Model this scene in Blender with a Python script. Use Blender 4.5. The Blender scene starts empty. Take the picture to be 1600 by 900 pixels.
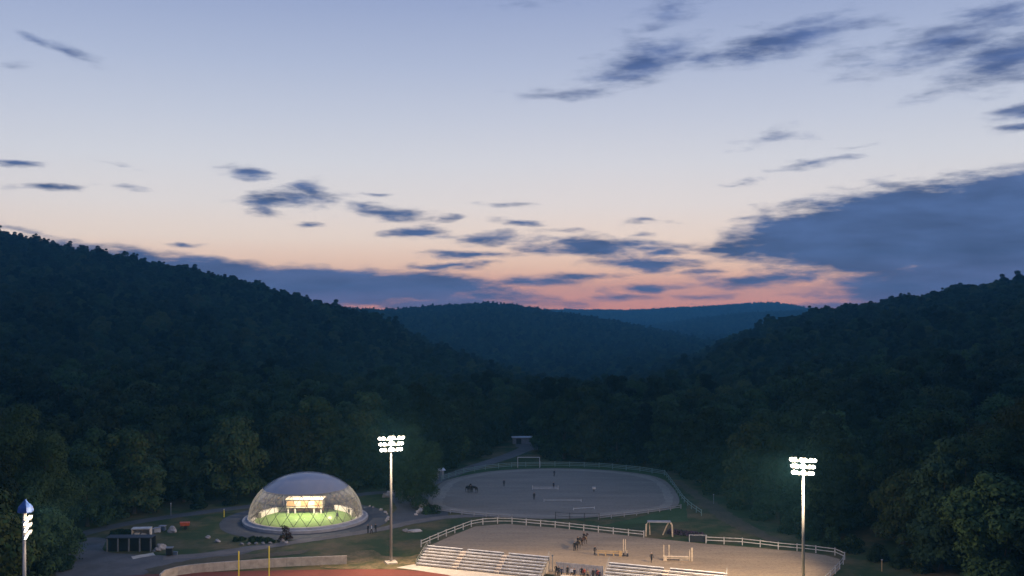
import bpy, bmesh, math, random
import numpy as np
from mathutils import Vector, Matrix

random.seed(7)
rng = np.random.default_rng(11)
S = bpy.context.scene
C = S.collection
R = math.radians
H, F, HORIZON = 44.0, 1500.0, 480.0     # camera height, focal length and horizon of the survey view


def G(px, py, z=0.0):
    """survey: where the sight line px,py meets the height z"""
    d = (H - z) * F / (py - HORIZON)
    return Vector(((px - 800) / F * d, d, z))


def lin(r, g, b):
    f = lambda c: (c / 255 / 12.92) if c / 255 < .04045 else ((c / 255 + .055) / 1.055) ** 2.4
    return (f(r), f(g), f(b), 1)


# ------------------------------------------------------------------ object helpers
def tag(o, label=None, cat=None, group=None, kind=None):
    if label: o['label'] = label
    if cat: o['category'] = cat
    if group: o['group'] = group
    if kind: o['kind'] = kind
    return o


def empty(name, loc, label, cat, group=None, rz=0.0):
    o = bpy.data.objects.new(name, None)
    o.empty_display_size = .5
    C.objects.link(o)
    o.location = loc
    o.rotation_euler = (0, 0, rz)
    return tag(o, label, cat, group)


class MB:
    """collects boxes, tubes and sheets into one mesh"""
    def __init__(self):
        self.v, self.f, self.m = [], [], []

    def add(self, vs, fs, mi=0):
        b = len(self.v)
        self.v += [tuple(p) for p in vs]
        self.f += [tuple(b + i for i in f) for f in fs]
        self.m += [mi] * len(fs)
        return self

    def box(self, c, s, rz=0.0, mi=0, taper=1.0):
        x, y, z = s[0] / 2, s[1] / 2, s[2] / 2
        vs = []
        for zz, k in ((-z, 1), (z, taper)):
            for xx, yy in ((-x, -y), (x, -y), (x, y), (-x, y)):
                vs.append((xx * k, yy * k, zz))
        ca, sa = math.cos(rz), math.sin(rz)
        vs = [(c[0] + a * ca - b * sa, c[1] + a * sa + b * ca, c[2] + d) for a, b, d in vs]
        return self.add(vs, [(0, 3, 2, 1), (4, 5, 6, 7), (0, 1, 5, 4), (1, 2, 6, 5), (2, 3, 7, 6), (3, 0, 4, 7)], mi)

    def tube(self, path, r, n=6, mi=0, caps=True):
        P = [Vector(p) for p in path]
        rs = r if isinstance(r, (list, tuple)) else [r] * len(P)
        vs, fs = [], []
        for i, p in enumerate(P):
            t = (P[min(i + 1, len(P) - 1)] - P[max(i - 1, 0)]).normalized()
            a = Vector((0, 0, 1)) if abs(t.z) < .9 else Vector((1, 0, 0))
            u = t.cross(a).normalized()
            w = t.cross(u)
            for k in range(n):
                q = 2 * math.pi * k / n
                vs.append(p + (u * math.cos(q) + w * math.sin(q)) * rs[i])
        for i in range(len(P) - 1):
            for k in range(n):
                fs.append((i * n + k, i * n + (k + 1) % n, (i + 1) * n + (k + 1) % n, (i + 1) * n + k))
        if caps:
            fs.append(tuple(range(n - 1, -1, -1)))
            fs.append(tuple((len(P) - 1) * n + k for k in range(n)))
        return self.add(vs, fs, mi)

    def lathe(self, prof, n=48, c=(0, 0, 0), mi=0):
        """prof: (radius, height) pairs"""
        vs = []
        for r_, z_ in prof:
            for k in range(n):
                q = 2 * math.pi * k / n
                vs.append((c[0] + r_ * math.cos(q), c[1] + r_ * math.sin(q), c[2] + z_))
        fs = []
        for i in range(len(prof) - 1):
            for k in range(n):
                fs.append((i * n + k, i * n + (k + 1) % n, (i + 1) * n + (k + 1) % n, (i + 1) * n + k))
        return self.add(vs, fs, mi)

    def mesh(self, name, mats):
        me = bpy.data.meshes.new(name)
        me.from_pydata(self.v, [], self.f)
        for m in (mats if isinstance(mats, (list, tuple)) else [mats]):
            me.materials.append(m)
        if any(self.m):
            me.polygons.foreach_set('material_index', self.m)
        me.update()
        return me

    def build(self, name, mats, parent=None, smooth=False, bevel=0.0):
        me = self.mesh(name, mats)
        if smooth:
            me.polygons.foreach_set('use_smooth', [True] * len(me.polygons))
        o = bpy.data.objects.new(name, me)
        C.objects.link(o)
        o.parent = parent
        if bevel:
            b = o.modifiers.new('bevel', 'BEVEL')
            b.width = bevel
            b.segments = 2
        return o


def link_mesh(name, me, parent=None, loc=None, rz=0.0, sc=None):
    o = bpy.data.objects.new(name, me)
    C.objects.link(o)
    o.parent = parent
    if loc is not None: o.location = loc
    o.rotation_euler = (0, 0, rz)
    if sc is not None: o.scale = (sc, sc, sc) if isinstance(sc, (int, float)) else sc
    return o


def copy_thing(root, loc, rz=0.0, label=None, sc=None):
    r = root.copy()
    C.objects.link(r)
    r.location = loc
    r.rotation_euler = (0, 0, rz)
    if sc is not None: r.scale = (sc, sc, sc)
    if label: r['label'] = label
    for ch in list(root.children):
        c = ch.copy()
        C.objects.link(c)
        c.parent = r
        for g in ch.children:
            d = g.copy()
            C.objects.link(d)
            d.parent = c
    return r


def smooth_path(pts, n=8, closed=False):
    """Catmull-Rom through 2D points"""
    P = [Vector((p[0], p[1])) for p in pts]
    out = []
    m = len(P)
    for i in range(m if closed else m - 1):
        a = P[(i - 1) % m] if closed or i > 0 else P[0] * 2 - P[1]
        b, c = P[i], P[(i + 1) % m]
        d = P[(i + 2) % m] if closed or i + 2 < m else P[-1] * 2 - P[-2]
        for k in range(n):
            t = k / n
            out.append(.5 * (2 * b + (c - a) * t + (2 * a - 5 * b + 4 * c - d) * t * t + (3 * b - a - 3 * c + d) * t ** 3))
    if not closed: out.append(P[-1])
    return out


def ragged(pts, amp, step=1.0, seed=0):
    """break an outline into short steps and shake it so that an edge of gravel or grass is uneven"""
    r_ = random.Random(seed)
    out = []
    n = len(pts)
    for i in range(n):
        a, b = Vector(pts[i][:2]), Vector(pts[(i + 1) % n][:2])
        k = max(1, int((b - a).length / step))
        for j in range(k):
            p = a.lerp(b, j / k)
            out.append(Vector((p.x + r_.uniform(-amp, amp), p.y + r_.uniform(-amp, amp))))
    return out


def sheet(name, pts, z, m, kind='structure', label=None, cat=None):
    bm = bmesh.new()
    vs = [bm.verts.new((p[0], p[1], z)) for p in pts]
    f = bm.faces.new(vs)
    if f.normal.z < 0: f.normal_flip()
    bmesh.ops.triangulate(bm, faces=bm.faces[:])
    bm.normal_update()
    for f in bm.faces:
        if f.normal.z < 0: f.normal_flip()
    me = bpy.data.meshes.new(name)
    bm.to_mesh(me)
    bm.free()
    me.materials.append(m)
    o = bpy.data.objects.new(name, me)
    C.objects.link(o)
    return tag(o, label, cat, None, kind)


def strip_outline(path, widths):
    P = [Vector((p[0], p[1])) for p in path]
    L, Rr = [], []
    for i, p in enumerate(P):
        t = (P[min(i + 1, len(P) - 1)] - P[max(i - 1, 0)]).normalized()
        n = Vector((-t.y, t.x))
        w = widths[min(int(i / max(1, len(P) - 1) * (len(widths) - 1) + .5), len(widths) - 1)] if isinstance(widths, (list, tuple)) else widths
        L.append(p + n * w / 2)
        Rr.append(p - n * w / 2)
    return L + Rr[::-1]


# ------------------------------------------------------------------ materials
def mat(name, col, rough=.75, var=.25, scale=1.0, col2=None, bump=0.0, metal=0.0, rand=0.0, coords='Object', spec=.3, detail=6, stretch=None):
    m = bpy.data.materials.new(name)
    m.use_nodes = True
    nt = m.node_tree
    p = nt.nodes['Principled BSDF']
    p.inputs['Roughness'].default_value = rough
    p.inputs['Metallic'].default_value = metal
    p.inputs['Specular IOR Level'].default_value = spec
    tc = nt.nodes.new('ShaderNodeTexCoord')
    no = nt.nodes.new('ShaderNodeTexNoise')
    no.inputs['Scale'].default_value = scale
    no.inputs['Detail'].default_value = detail
    no.inputs['Roughness'].default_value = .65
    src = tc.outputs[coords]
    if stretch:
        mp = nt.nodes.new('ShaderNodeMapping')
        mp.inputs['Scale'].default_value = stretch
        nt.links.new(src, mp.inputs[0])
        src = mp.outputs[0]
    nt.links.new(src, no.inputs['Vector'])
    rp = nt.nodes.new('ShaderNodeValToRGB')
    c2 = col2 or tuple(c * (1 - var) for c in col[:3])
    rp.color_ramp.elements[0].position = .32
    rp.color_ramp.elements[1].position = .68
    rp.color_ramp.elements[0].color = (*c2[:3], 1)
    rp.color_ramp.elements[1].color = (*[min(1, c * (1 + (var * .4 if not col2 else 0))) for c in col[:3]], 1)
    nt.links.new(no.outputs['Fac'], rp.inputs[0])
    out = rp.outputs[0]
    if rand:
        oi = nt.nodes.new('ShaderNodeObjectInfo')
        hs = nt.nodes.new('ShaderNodeHueSaturation')
        for sock, lo, hi in (('Value', 1 - rand, 1 + rand), ('Hue', .5 - .022 * rand, .5 + .03 * rand)):
            mr = nt.nodes.new('ShaderNodeMapRange')
            mr.inputs['To Min'].default_value = lo
            mr.inputs['To Max'].default_value = hi
            if sock == 'Hue':
                mm = nt.nodes.new('ShaderNodeMath'); mm.operation = 'FRACT'
                m2 = nt.nodes.new('ShaderNodeMath'); m2.operation = 'MULTIPLY'; m2.inputs[1].default_value = 17.3
                nt.links.new(oi.outputs['Random'], m2.inputs[0]); nt.links.new(m2.outputs[0], mm.inputs[0])
                nt.links.new(mm.outputs[0], mr.inputs[0])
            else:
                nt.links.new(oi.outputs['Random'], mr.inputs[0])
            nt.links.new(mr.outputs[0], hs.inputs[sock])
        nt.links.new(out, hs.inputs['Color'])
        out = hs.outputs[0]
    nt.links.new(out, p.inputs['Base Color'])
    if bump:
        bp = nt.nodes.new('ShaderNodeBump')
        bp.inputs['Strength'].default_value = bump
        bp.inputs['Distance'].default_value = .08
        nt.links.new(no.outputs['Fac'], bp.inputs['Height'])
        nt.links.new(bp.outputs[0], p.inputs['Normal'])
    return m


def emit(name, col, strength):
    m = bpy.data.materials.new(name)
    m.use_nodes = True
    p = m.node_tree.nodes['Principled BSDF']
    p.inputs['Base Color'].default_value = (.8, .8, .8, 1)
    p.inputs['Emission Color'].default_value = col
    p.inputs['Emission Strength'].default_value = strength
    try: m.cycles.emission_sampling = 'NONE'
    except Exception: pass
    return m


def three_tone(name, a, b, c, s1, s2, rough=.95, bump=.5, thr=(.42, .6), stretch=None):
    """ground: two colours mixed in large patches, a third as fine speckle"""
    m = bpy.data.materials.new(name)
    m.use_nodes = True
    nt = m.node_tree
    L = nt.links.new
    p = nt.nodes['Principled BSDF']
    p.inputs['Roughness'].default_value = rough
    p.inputs['Specular IOR Level'].default_value = .15
    tc = nt.nodes.new('ShaderNodeTexCoord')
    n1 = nt.nodes.new('ShaderNodeTexNoise'); n1.inputs['Scale'].default_value = s1; n1.inputs['Detail'].default_value = 8; n1.inputs['Roughness'].default_value = .62
    n2 = nt.nodes.new('ShaderNodeTexNoise'); n2.inputs['Scale'].default_value = s2; n2.inputs['Detail'].default_value = 5; n2.inputs['Roughness'].default_value = .75
    L(tc.outputs['Object'], n2.inputs[0])
    if stretch:
        mp = nt.nodes.new('ShaderNodeMapping'); mp.inputs['Scale'].default_value = stretch
        L(tc.outputs['Object'], mp.inputs[0]); L(mp.outputs[0], n1.inputs[0])
    else:
        L(tc.outputs['Object'], n1.inputs[0])
    r1 = nt.nodes.new('ShaderNodeMapRange'); r1.inputs[1].default_value = thr[0]; r1.inputs[2].default_value = thr[1]
    L(n1.outputs['Fac'], r1.inputs[0])
    m1 = nt.nodes.new('ShaderNodeMix'); m1.data_type = 'RGBA'
    m1.inputs['A'].default_value = (*a, 1); m1.inputs['B'].default_value = (*b, 1)
    L(r1.outputs[0], m1.inputs['Factor'])
    r2 = nt.nodes.new('ShaderNodeMapRange'); r2.inputs[1].default_value = .48; r2.inputs[2].default_value = .72; r2.inputs[4].default_value = .75
    L(n2.outputs['Fac'], r2.inputs[0])
    m2 = nt.nodes.new('ShaderNodeMix'); m2.data_type = 'RGBA'
    m2.inputs['B'].default_value = (*c, 1)
    L(m1.outputs['Result'], m2.inputs['A']); L(r2.outputs[0], m2.inputs['Factor'])
    L(m2.outputs['Result'], p.inputs['Base Color'])
    bp = nt.nodes.new('ShaderNodeBump'); bp.inputs['Strength'].default_value = bump; bp.inputs['Distance'].default_value = .15
    L(n2.outputs['Fac'], bp.inputs['Height']); L(bp.outputs[0], p.inputs['Normal'])
    return m


M = {}
M['grass'] = three_tone('grass', (.030, .050, .016), (.12, .088, .042), (.050, .055, .022), .11, 1.3, thr=(.44, .62))
M['lawn'] = three_tone('lawn', (.035, .065, .02), (.05, .08, .03), (.02, .04, .014), .2, 2.5)
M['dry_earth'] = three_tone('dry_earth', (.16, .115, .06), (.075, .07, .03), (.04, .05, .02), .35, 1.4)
M['track_dirt'] = three_tone('track_dirt', (.10, .075, .05), (.075, .065, .04), (.035, .045, .02), .3, 1.5)
M['sand'] = three_tone('sand', (.33, .245, .158), (.25, .185, .12), (.15, .108, .072), .2, 1.8, thr=(.35, .65), stretch=(.35, 1.6, 1))
M['far_sand'] = three_tone('far_sand', (.225, .19, .15), (.17, .143, .113), (.105, .09, .072), .16, 1.6, thr=(.35, .65), stretch=(.35, 1.6, 1))
M['far_track'] = three_tone('far_track', (.275, .235, .185), (.22, .19, .15), (.14, .12, .095), .25, 1.6, thr=(.35, .65))
M['near_track'] = three_tone('near_track', (.28, .19, .115), (.22, .15, .09), (.36, .25, .15), .3, 1.7, thr=(.35, .65))
M['asphalt'] = three_tone('asphalt', (.085, .083, .085), (.06, .06, .064), (.105, .10, .10), .15, 3.0, rough=.85)
M['gravel'] = three_tone('gravel', (.135, .125, .12), (.10, .092, .088), (.075, .07, .066), .2, 3.5)
M['path'] = three_tone('path', (.17, .145, .125), (.13, .11, .095), (.10, .085, .075), .3, 3.5)
M['track'] = three_tone('track', (.17, .050, .032), (.135, .042, .028), (.20, .062, .04), .15, 3.0, rough=.85)
M['turf'] = three_tone('turf', (.13, .215, .055), (.17, .26, .075), (.11, .18, .045), .5, 2.0)
M['concrete'] = mat('concrete', (.40, .34, .27), .9, .3, 1.2, bump=.2)
M['apron'] = mat('apron', (.50, .43, .34), .9, .25, .6, bump=.1)
M['ring_concrete'] = mat('ring_concrete', (.30, .29, .30), .8, .25, .8, bump=.1)
M['white_paint'] = mat('white_paint', (.56, .52, .47), .6, .4, 1.1)
M['dull_white'] = mat('dull_white', (.42, .43, .44), .6, .25, 1.5)
M['green_rail'] = mat('green_rail', (.16, .24, .22), .6, .25, 1.5)
M['aluminium'] = mat('aluminium', (.57, .55, .52), .5, .4, .9, metal=.1)
M['deck'] = mat('deck', (.30, .26, .22), .8, .4, 1.0)
M['steps'] = mat('steps', (.52, .44, .36), .85, .2, 1.0)
M['steel'] = mat('steel', (.27, .265, .26), .5, .2, .6, metal=.3, stretch=(1, 1, .2))
M['dark_metal'] = mat('dark_metal', (.035, .035, .04), .5, .3, 2)
M['yellow'] = mat('yellow', (.70, .52, .06), .45, .12, 1.0)
M['timber'] = mat('timber', (.46, .31, .15), .7, .3, 2.0, stretch=(1, 6, 6))
M['pale_timber'] = mat('pale_timber', (.60, .48, .34), .7, .25, 2.0)
M['black_plastic'] = mat('black_plastic', (.018, .019, .02), .5, .3, 2)
M['grey_post'] = mat('grey_post', (.17, .18, .19), .6, .3, 2)
M['rock'] = mat('rock', (.22, .20, .19), .9, .45, 1.3, bump=.5)
M['pale_rock'] = mat('pale_rock', (.34, .31, .29), .9, .35, 1.3, bump=.5)
M['tarp_orange'] = mat('tarp_orange', (.50, .10, .045), .6, .35, 2)
M['tarp_blue'] = mat('tarp_blue', (.03, .075, .24), .6, .35, 2)
M['blue_grey'] = mat('blue_grey', (.10, .13, .17), .6, .35, 2)
M['red_brown'] = mat('red_brown', (.16, .045, .025), .7, .35, 2)
M['roof_pale'] = mat('roof_pale', (.55, .58, .62), .5, .2, 1)
M['wall_grey'] = mat('wall_grey', (.25, .25, .27), .8, .25, 1)
M['cream'] = mat('cream', (.72, .58, .42), .8, .15, 1)
M['orange_wall'] = mat('orange_wall', (.62, .33, .15), .8, .2, 1)
M['canvas'] = mat('canvas', (.75, .68, .58), .8, .2, 1)
M['bark'] = mat('bark', (.06, .045, .033), .95, .4, 3, bump=.5)
M['skin'] = mat('skin', (.42, .24, .16), .6, .1, 4)
M['hair'] = mat('hair', (.02, .014, .01), .6, .3, 8)
M['dark_cloth'] = mat('dark_cloth', (.018, .019, .024), .9, .3, 4)
M['navy_cloth'] = mat('navy_cloth', (.02, .025, .05), .9, .3, 4)
M['white_cloth'] = mat('white_cloth', (.55, .55, .55), .9, .2, 4)
M['red_cloth'] = mat('red_cloth', (.30, .06, .04), .9, .2, 4)
M['tan_cloth'] = mat('tan_cloth', (.38, .28, .18), .9, .2, 4)
M['horse_dark'] = mat('horse_dark', (.022, .015, .012), .6, .4, 3)
M['horse_bay'] = mat('horse_bay', (.06, .028, .016), .6, .4, 3)
M['purple'] = mat('purple', (.075, .045, .08), .9, .5, 4)
M['net'] = mat('net', (.03, .035, .04), .9, .3, 8)


def foliage(name, col, col2, rand=.6):
    m = mat(name, col, .8, .4, .5, col2=col2, rand=rand, spec=.04)
    return m


M['leaf'] = foliage('leaf', (.034, .058, .020), (.013, .025, .010))
M['leaf_olive'] = foliage('leaf_olive', (.052, .062, .019), (.022, .030, .010))
M['leaf_dark'] = foliage('leaf_dark', (.020, .036, .017), (.009, .018, .009))
M['leaf_rust'] = foliage('leaf_rust', (.13, .045, .025), (.06, .03, .018))
M['leaf_indoor'] = foliage('leaf_indoor', (.16, .11, .075), (.07, .05, .04), .2)

# ------------------------------------------------------------------ terrain
LX = np.array([-2500, -800, -620, -540, -480, -348, -221, -160, -74, -20, 34])
LZ = np.array([108, 110, 112, 110, 101, 78, 48, 32, 14, 8, 0])
LCY = np.array([950, 930, 910, 900, 900, 870, 830, 800, 740, 660, 600])
LTY = np.array([-200, -60, 0, 40, 60, 90, 130, 160, 240, 345, 360])
RX = np.array([62.5, 80, 100, 160, 217, 300, 400, 600, 2500])
RZ = np.array([0, 1.5, 4, 10, 21, 36.5, 54, 79, 88])
MX = np.array([-2500, -900, -380, -228, -127, -51, 0, 63, 190, 253, 355, 600, 2500])
MZ = np.array([20, 40, 60, 56, 63, 66, 62, 53, 36, 23, 0, 0, 0])
F2X = np.array([-3000, 250, 373, 523, 691, 840, 1200, 3000])
F2Z = np.array([0, 0, -4, 19, 41, 49, 50, 50])
F3X = np.array([-5000, -500, -100, 80, 533, 800, 1013, 1093, 1253, 1413, 2500, 5000])
F3Z = np.array([0, 0, 20, 46, 47, 60, 76, 75, 44, 20, 10, 10])


def sstep(t):
    t = np.clip(t, 0, 1)
    return t * t * (3 - 2 * t)


def wob(x, y):
    return np.sin(x * .013 + 1.3 * np.sin(y * .009)) * np.cos(y * .011 + .7) + .5 * np.sin(x * .031 + y * .023 + 1.7)


def terrain(x, y):
    x = np.asarray(x, float); y = np.asarray(y, float)
    cz, cy, ty = np.interp(x, LX, LZ), np.interp(x, LX, LCY), np.interp(x, LX, LTY)
    t = (y - ty) / (cy - ty)
    up = np.clip(t, 0, 1) ** 1.15
    down = 1 - sstep((y - cy) / 500)
    left = cz * up * down
    right = np.interp(x, RX, RZ) * (1 - sstep((y - 720) / 450)) * sstep((y + 50) / 150 + .2)
    knoll = 13 * np.exp(-((x - 150) / 38) ** 2 - ((y - 560) / 90) ** 2)
    floor = -30 * np.clip((y - 370) / 450, 0, 1) * (1 - sstep((left + right) / 22))
    mid = np.interp(x, MX, MZ) * sstep((y - 1000) / 880) * (1 - sstep((y - 1920) / 500))
    f2 = np.interp(x, F2X, F2Z) * sstep((y - 2150) / 620) * (1 - sstep((y - 2850) / 500))
    f3 = np.interp(x, F3X, F3Z) * sstep((y - 3100) / 880) * (1 - sstep((y - 4050) / 500))
    z = np.maximum(left, right + knoll) + floor + mid + f2 + f3
    far = np.clip((y - 380) / 500, 0, 1) + np.clip((left + right) / 30, 0, 1)
    return z + wob(x, y) * 2.2 * np.clip(far, 0, 1)


def axis(parts):
    out = []
    for a, b, s in parts:
        out += list(np.arange(a, b, s))
    return np.array(out + [parts[-1][1]])


gx = axis([(-4600, -1500, 155), (-1500, -500, 40), (-500, 500, 12.5), (500, 1500, 40), (1500, 4600, 155)])
gy = axis([(-400, 100, 50), (100, 900, 12.5), (900, 2000, 25), (2000, 4600, 65)])
GX, GY = np.meshgrid(gx, gy)
GZ = terrain(GX, GY)
nx, ny = len(gx), len(gy)
me = bpy.data.meshes.new('ground')
idx = np.arange(nx * ny).reshape(ny, nx)
me.from_pydata(np.stack([GX, GY, GZ], -1).reshape(-1, 3).tolist(), [],
               np.stack([idx[:-1, :-1], idx[:-1, 1:], idx[1:, 1:], idx[1:, :-1]], -1).reshape(-1, 4).tolist())
me.polygons.foreach_set('use_smooth', [True] * len(me.polygons))
me.materials.append(M['grass'])
ground = bpy.data.objects.new('ground', me)
C.objects.link(ground)
tag(ground, 'grass and dark forest ground of the valley and its hills', None, None, 'structure')


# ------------------------------------------------------------------ roads, paths, sand
def px_poly(pts): return [G(a, b).to_2d() for a, b in pts]


# service road behind the dome
road = smooth_path(px_poly([(60, 868), (112, 840), (170, 824), (235, 812), (320, 800), (400, 790), (480, 780), (550, 774), (605, 770), (648, 782)]), 8)
sheet('road', ragged(strip_outline(road, 3.6), .08, 2, 1), .012, M['asphalt'], label='blue grey service road curving behind the dome')
# yard
sheet('yard', ragged(smooth_path(px_poly([(92, 905), (100, 872), (122, 843), (165, 842), (165, 862), (262, 868), (330, 862), (420, 850), (360, 872), (300, 882), (240, 892), (200, 906)]), 4, True), .15, 1.2, 2), .024, M['gravel'], label='grey gravel yard in front of the storage bays')
# apron round the dome
DC = G(478, 812).to_2d()
ring = []
for k in range(72):
    q = 2 * math.pi * k / 72
    ring.append(DC + Vector((math.cos(q) * 17.2, math.sin(q) * 17.5)))
sheet('forecourt', ragged(ring, .12, 1.2, 3), .036, M['asphalt'], label='round dark forecourt around the dome')
# path from the yard past the dome to the arenas
pth = smooth_path(px_poly([(255, 872), (330, 866), (400, 857), (470, 846), (540, 836), (600, 826), (650, 815), (700, 808), (770, 806), (850, 809)]), 8)
sheet('path', ragged(strip_outline(pth, 2.8), .1, 1.2, 4), .048, M['path'], label='pale gravel path running past the dome')
# turning area right of the dome
sheet('turning_area', ragged(smooth_path(px_poly([(602, 768), (640, 766), (690, 776), (700, 800), (690, 812), (620, 820), (612, 806), (620, 792)]), 5, True), .15, 1.2, 5), .03, M['asphalt'], label='grey asphalt turning area between the dome and the far arena')
# far lane up to the clearing
lane = smooth_path(px_poly([(668, 756), (700, 744), (750, 727), (790, 714), (815, 704), (830, 696)]), 6)
sheet('lane', ragged(strip_outline(lane, 5.0), .12, 2, 6), .02, M['gravel'], label='light grey lane climbing to the clearing')
sheet('clearing', ragged(px_poly([(803, 690), (838, 688), (842, 702), (822, 705), (806, 697)]), .3, 1.5, 7), .032, M['gravel'], label='pale gravel clearing at the end of the lane')
# far arena sand
FA = smooth_path(px_poly([(668, 790), (680, 765), (700, 750), (750, 739), (800, 734), (870, 732), (950, 735), (1010, 742), (1040, 752), (1058, 772), (1060, 788), (1040, 797), (960, 806), (880, 811), (780, 808), (700, 800)]), 6, True)
sheet('far_arena_sand', FA, .06, M['far_sand'], label='grey sand floor of the oval far arena')
sheet('far_verge', ragged(px_poly([(690, 752), (740, 735), (800, 727), (880, 726), (960, 729), (1042, 741), (1072, 790), (1075, 815), (1000, 818), (930, 824), (1000, 808), (1060, 793), (1062, 780), (1040, 750), (960, 736), (870, 732), (760, 737), (700, 749)]), .1, 2, 8), .044, M['lawn'], label='dark green verge round the far arena')
fc = sum(FA, Vector((0, 0))) / len(FA)
def band(P, c, a, b_, sd):
    o_, i_ = ragged([c + (p - c) * a for p in P], .25, 1.3, sd), ragged([c + (p - c) * b_ for p in P], .25, 1.3, sd + 1)
    return o_ + [o_[0] + Vector((.01, 0))] + [i_[0] + Vector((.01, 0))] + i_[:0:-1] + [i_[0]]
sheet('hoof_path', band(FA, fc, .955, .885, 31), .068, M['far_track'], label='paler ridden track round the rim of the far arena')
# near arena sand
NA = px_poly([(660, 858), (700, 840), (742, 823), (790, 819), (870, 825), (1006, 840), (1102, 850), (1180, 856), (1255, 863), (1290, 868), (1312, 874), (1312, 890), (1292, 908), (1250, 930), (1100, 930), (900, 905), (700, 872)])
sheet('near_arena_sand', NA, .052, M['sand'], label='tan sand floor of the lit near arena')
# running track and field
tr_out = smooth_path([(-120, 120), (-100, 139), (-75, 153), (-57.5, 158.3), (-43.7, 159.9), (-25.8, 161), (-17.2, 160.4), (-10, 157.2), (-4, 151), (1, 140), (3, 120)], 8)
tr_in = [Vector((p.x * .9 - 3, p.y - 9.5)) for p in tr_out]
sheet('running_track', tr_out + tr_in[::-1], .064, M['track'], label='brick red running track at the bottom')
sheet('sports_field', [Vector((-105, 100))] + tr_in + [Vector((0, 100))], .058, M['lawn'], label='mown football field inside the track')
# bare earth around the lamp pole and beside the stand
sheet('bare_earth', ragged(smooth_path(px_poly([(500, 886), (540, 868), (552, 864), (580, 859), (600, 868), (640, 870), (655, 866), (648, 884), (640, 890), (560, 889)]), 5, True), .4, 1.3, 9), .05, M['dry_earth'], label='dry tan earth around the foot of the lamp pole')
sheet('earth_bank', ragged(px_poly([(225, 890), (300, 874), (360, 868), (450, 862), (490, 858), (470, 866), (400, 872), (300, 886), (245, 903)]), .3, 1.0, 10), .056, M['track_dirt'], label='brown earth bank along the back of the concrete wall')
sheet('dirt_track', ragged(strip_outline(smooth_path(px_poly([(1058, 752), (1090, 775), (1120, 797), (1160, 822), (1215, 846)]), 6), [1.5, 2.5, 4.0, 4.5, 3]), .35, 1.1, 11), .016, M['track_dirt'], label='brown dirt track on the grass slope by the right hand wood')
sheet('pale_patch', ragged(px_poly([(205, 870), (240, 864), (243, 868), (208, 874)]), .15, .5, 12), .07, M['apron'], label='pale patch of spilled sand on the yard')
sheet('stand_apron', [Vector(p) for p in ((-19.5, 162.0), (-16.8, 164.0), (6, 155.4), (40, 142.8), (40, 140.5), (3, 151.5), (-6, 153), (-10.5, 157.5), (-16.5, 160.6))], .08, M['apron'], label='cream concrete apron below the bleachers')

# ------------------------------------------------------------------ foliage meshes
def crown_mesh(name, seed, h, w, nleaf, leaf, mats, lobes=40, low=.06):
    r_ = np.random.default_rng(seed)
    cz = h * (low + (1 - low) / 2)
    rz = h * (1 - low) / 2
    u = r_.normal(size=(lobes, 3)); u /= np.linalg.norm(u, axis=1)[:, None]
    k = r_.uniform(.40, .92, (lobes, 1))
    cen = u * k * np.array([w / 2, w / 2, rz]) * 1.0
    cen[:, 2] += cz
    # narrower towards the foot and, a little, the top
    rad = r_.uniform(.10, .21, lobes) * w
    cen[:, 2] += r_.uniform(-.03, .07, lobes) * h
    cen[0] = (0, 0, cz + rz * .55); rad[0] = .25 * w
    cen[1] = (0, 0, cz); rad[1] = .33 * w
    area = rad ** 2
    sk = 9
    for j in range(sk):          # skirt of low branches
        q = 6.283 * j / sk + r_.uniform(-.3, .3)
        cen[-1 - j] = (math.cos(q) * w * .3 * r_.uniform(.8, 1.25), math.sin(q) * w * .3 * r_.uniform(.8, 1.25), h * r_.uniform(low + .02, low + .2))
        rad[-1 - j] = r_.uniform(.12, .19) * w
    area = rad ** 2
    per = r_.choice(lobes, nleaf, p=area / area.sum())
    d = r_.normal(size=(nleaf, 3)); d /= np.linalg.norm(d, axis=1)[:, None]
    flip = (d[:, 2] < -.2) & (r_.random(nleaf) < .6)
    d[flip, 2] *= -1
    rr = rad[per] * (1.0 - .34 * r_.random(nleaf) ** 2 + .08 * r_.normal(size=nleaf))
    pos = cen[per] + d * rr[:, None] * np.array([1, 1, .85])
    # leave out what lies deep inside another lobe
    keep = np.ones(nleaf, bool)
    for j in range(lobes):
        dd = np.linalg.norm((pos - cen[j]) / np.array([1, 1, .85]), axis=1)
        keep &= ~((dd < rad[j] * .62) & (per != j))
    pos, d = pos[keep], d[keep]
    n = len(pos)
    nor = d + np.array([0, 0, .25]) + r_.normal(size=(n, 3)) * .34
    nor /= np.linalg.norm(nor, axis=1)[:, None]
    a = np.cross(nor, r_.normal(size=(n, 3))); a /= np.linalg.norm(a, axis=1)[:, None]
    b = np.cross(nor, a)
    s = (leaf * r_.uniform(.55, 1.25, n))[:, None]
    a *= s; b *= s * r_.uniform(.5, 1.0, n)[:, None]
    sag = nor * s * .25
    V = np.stack([pos - a, pos + b - sag, pos + a, pos - b - sag], 1).reshape(-1, 3)
    me = bpy.data.meshes.new(name)
    me.vertices.add(4 * n); me.vertices.foreach_set('co', V.ravel().astype(np.float32))
    me.loops.add(4 * n); me.loops.foreach_set('vertex_index', np.arange(4 * n, dtype=np.int32))
    me.polygons.add(n); me.polygons.foreach_set('loop_start', np.arange(0, 4 * n, 4, dtype=np.int32))
    for m in mats: me.materials.append(m)
    if len(mats) > 1:
        me.polygons.foreach_set('material_index', (r_.random(n) < .3).astype(np.int32))
    me.update(calc_edges=True)
    return me, cen, rad


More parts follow.
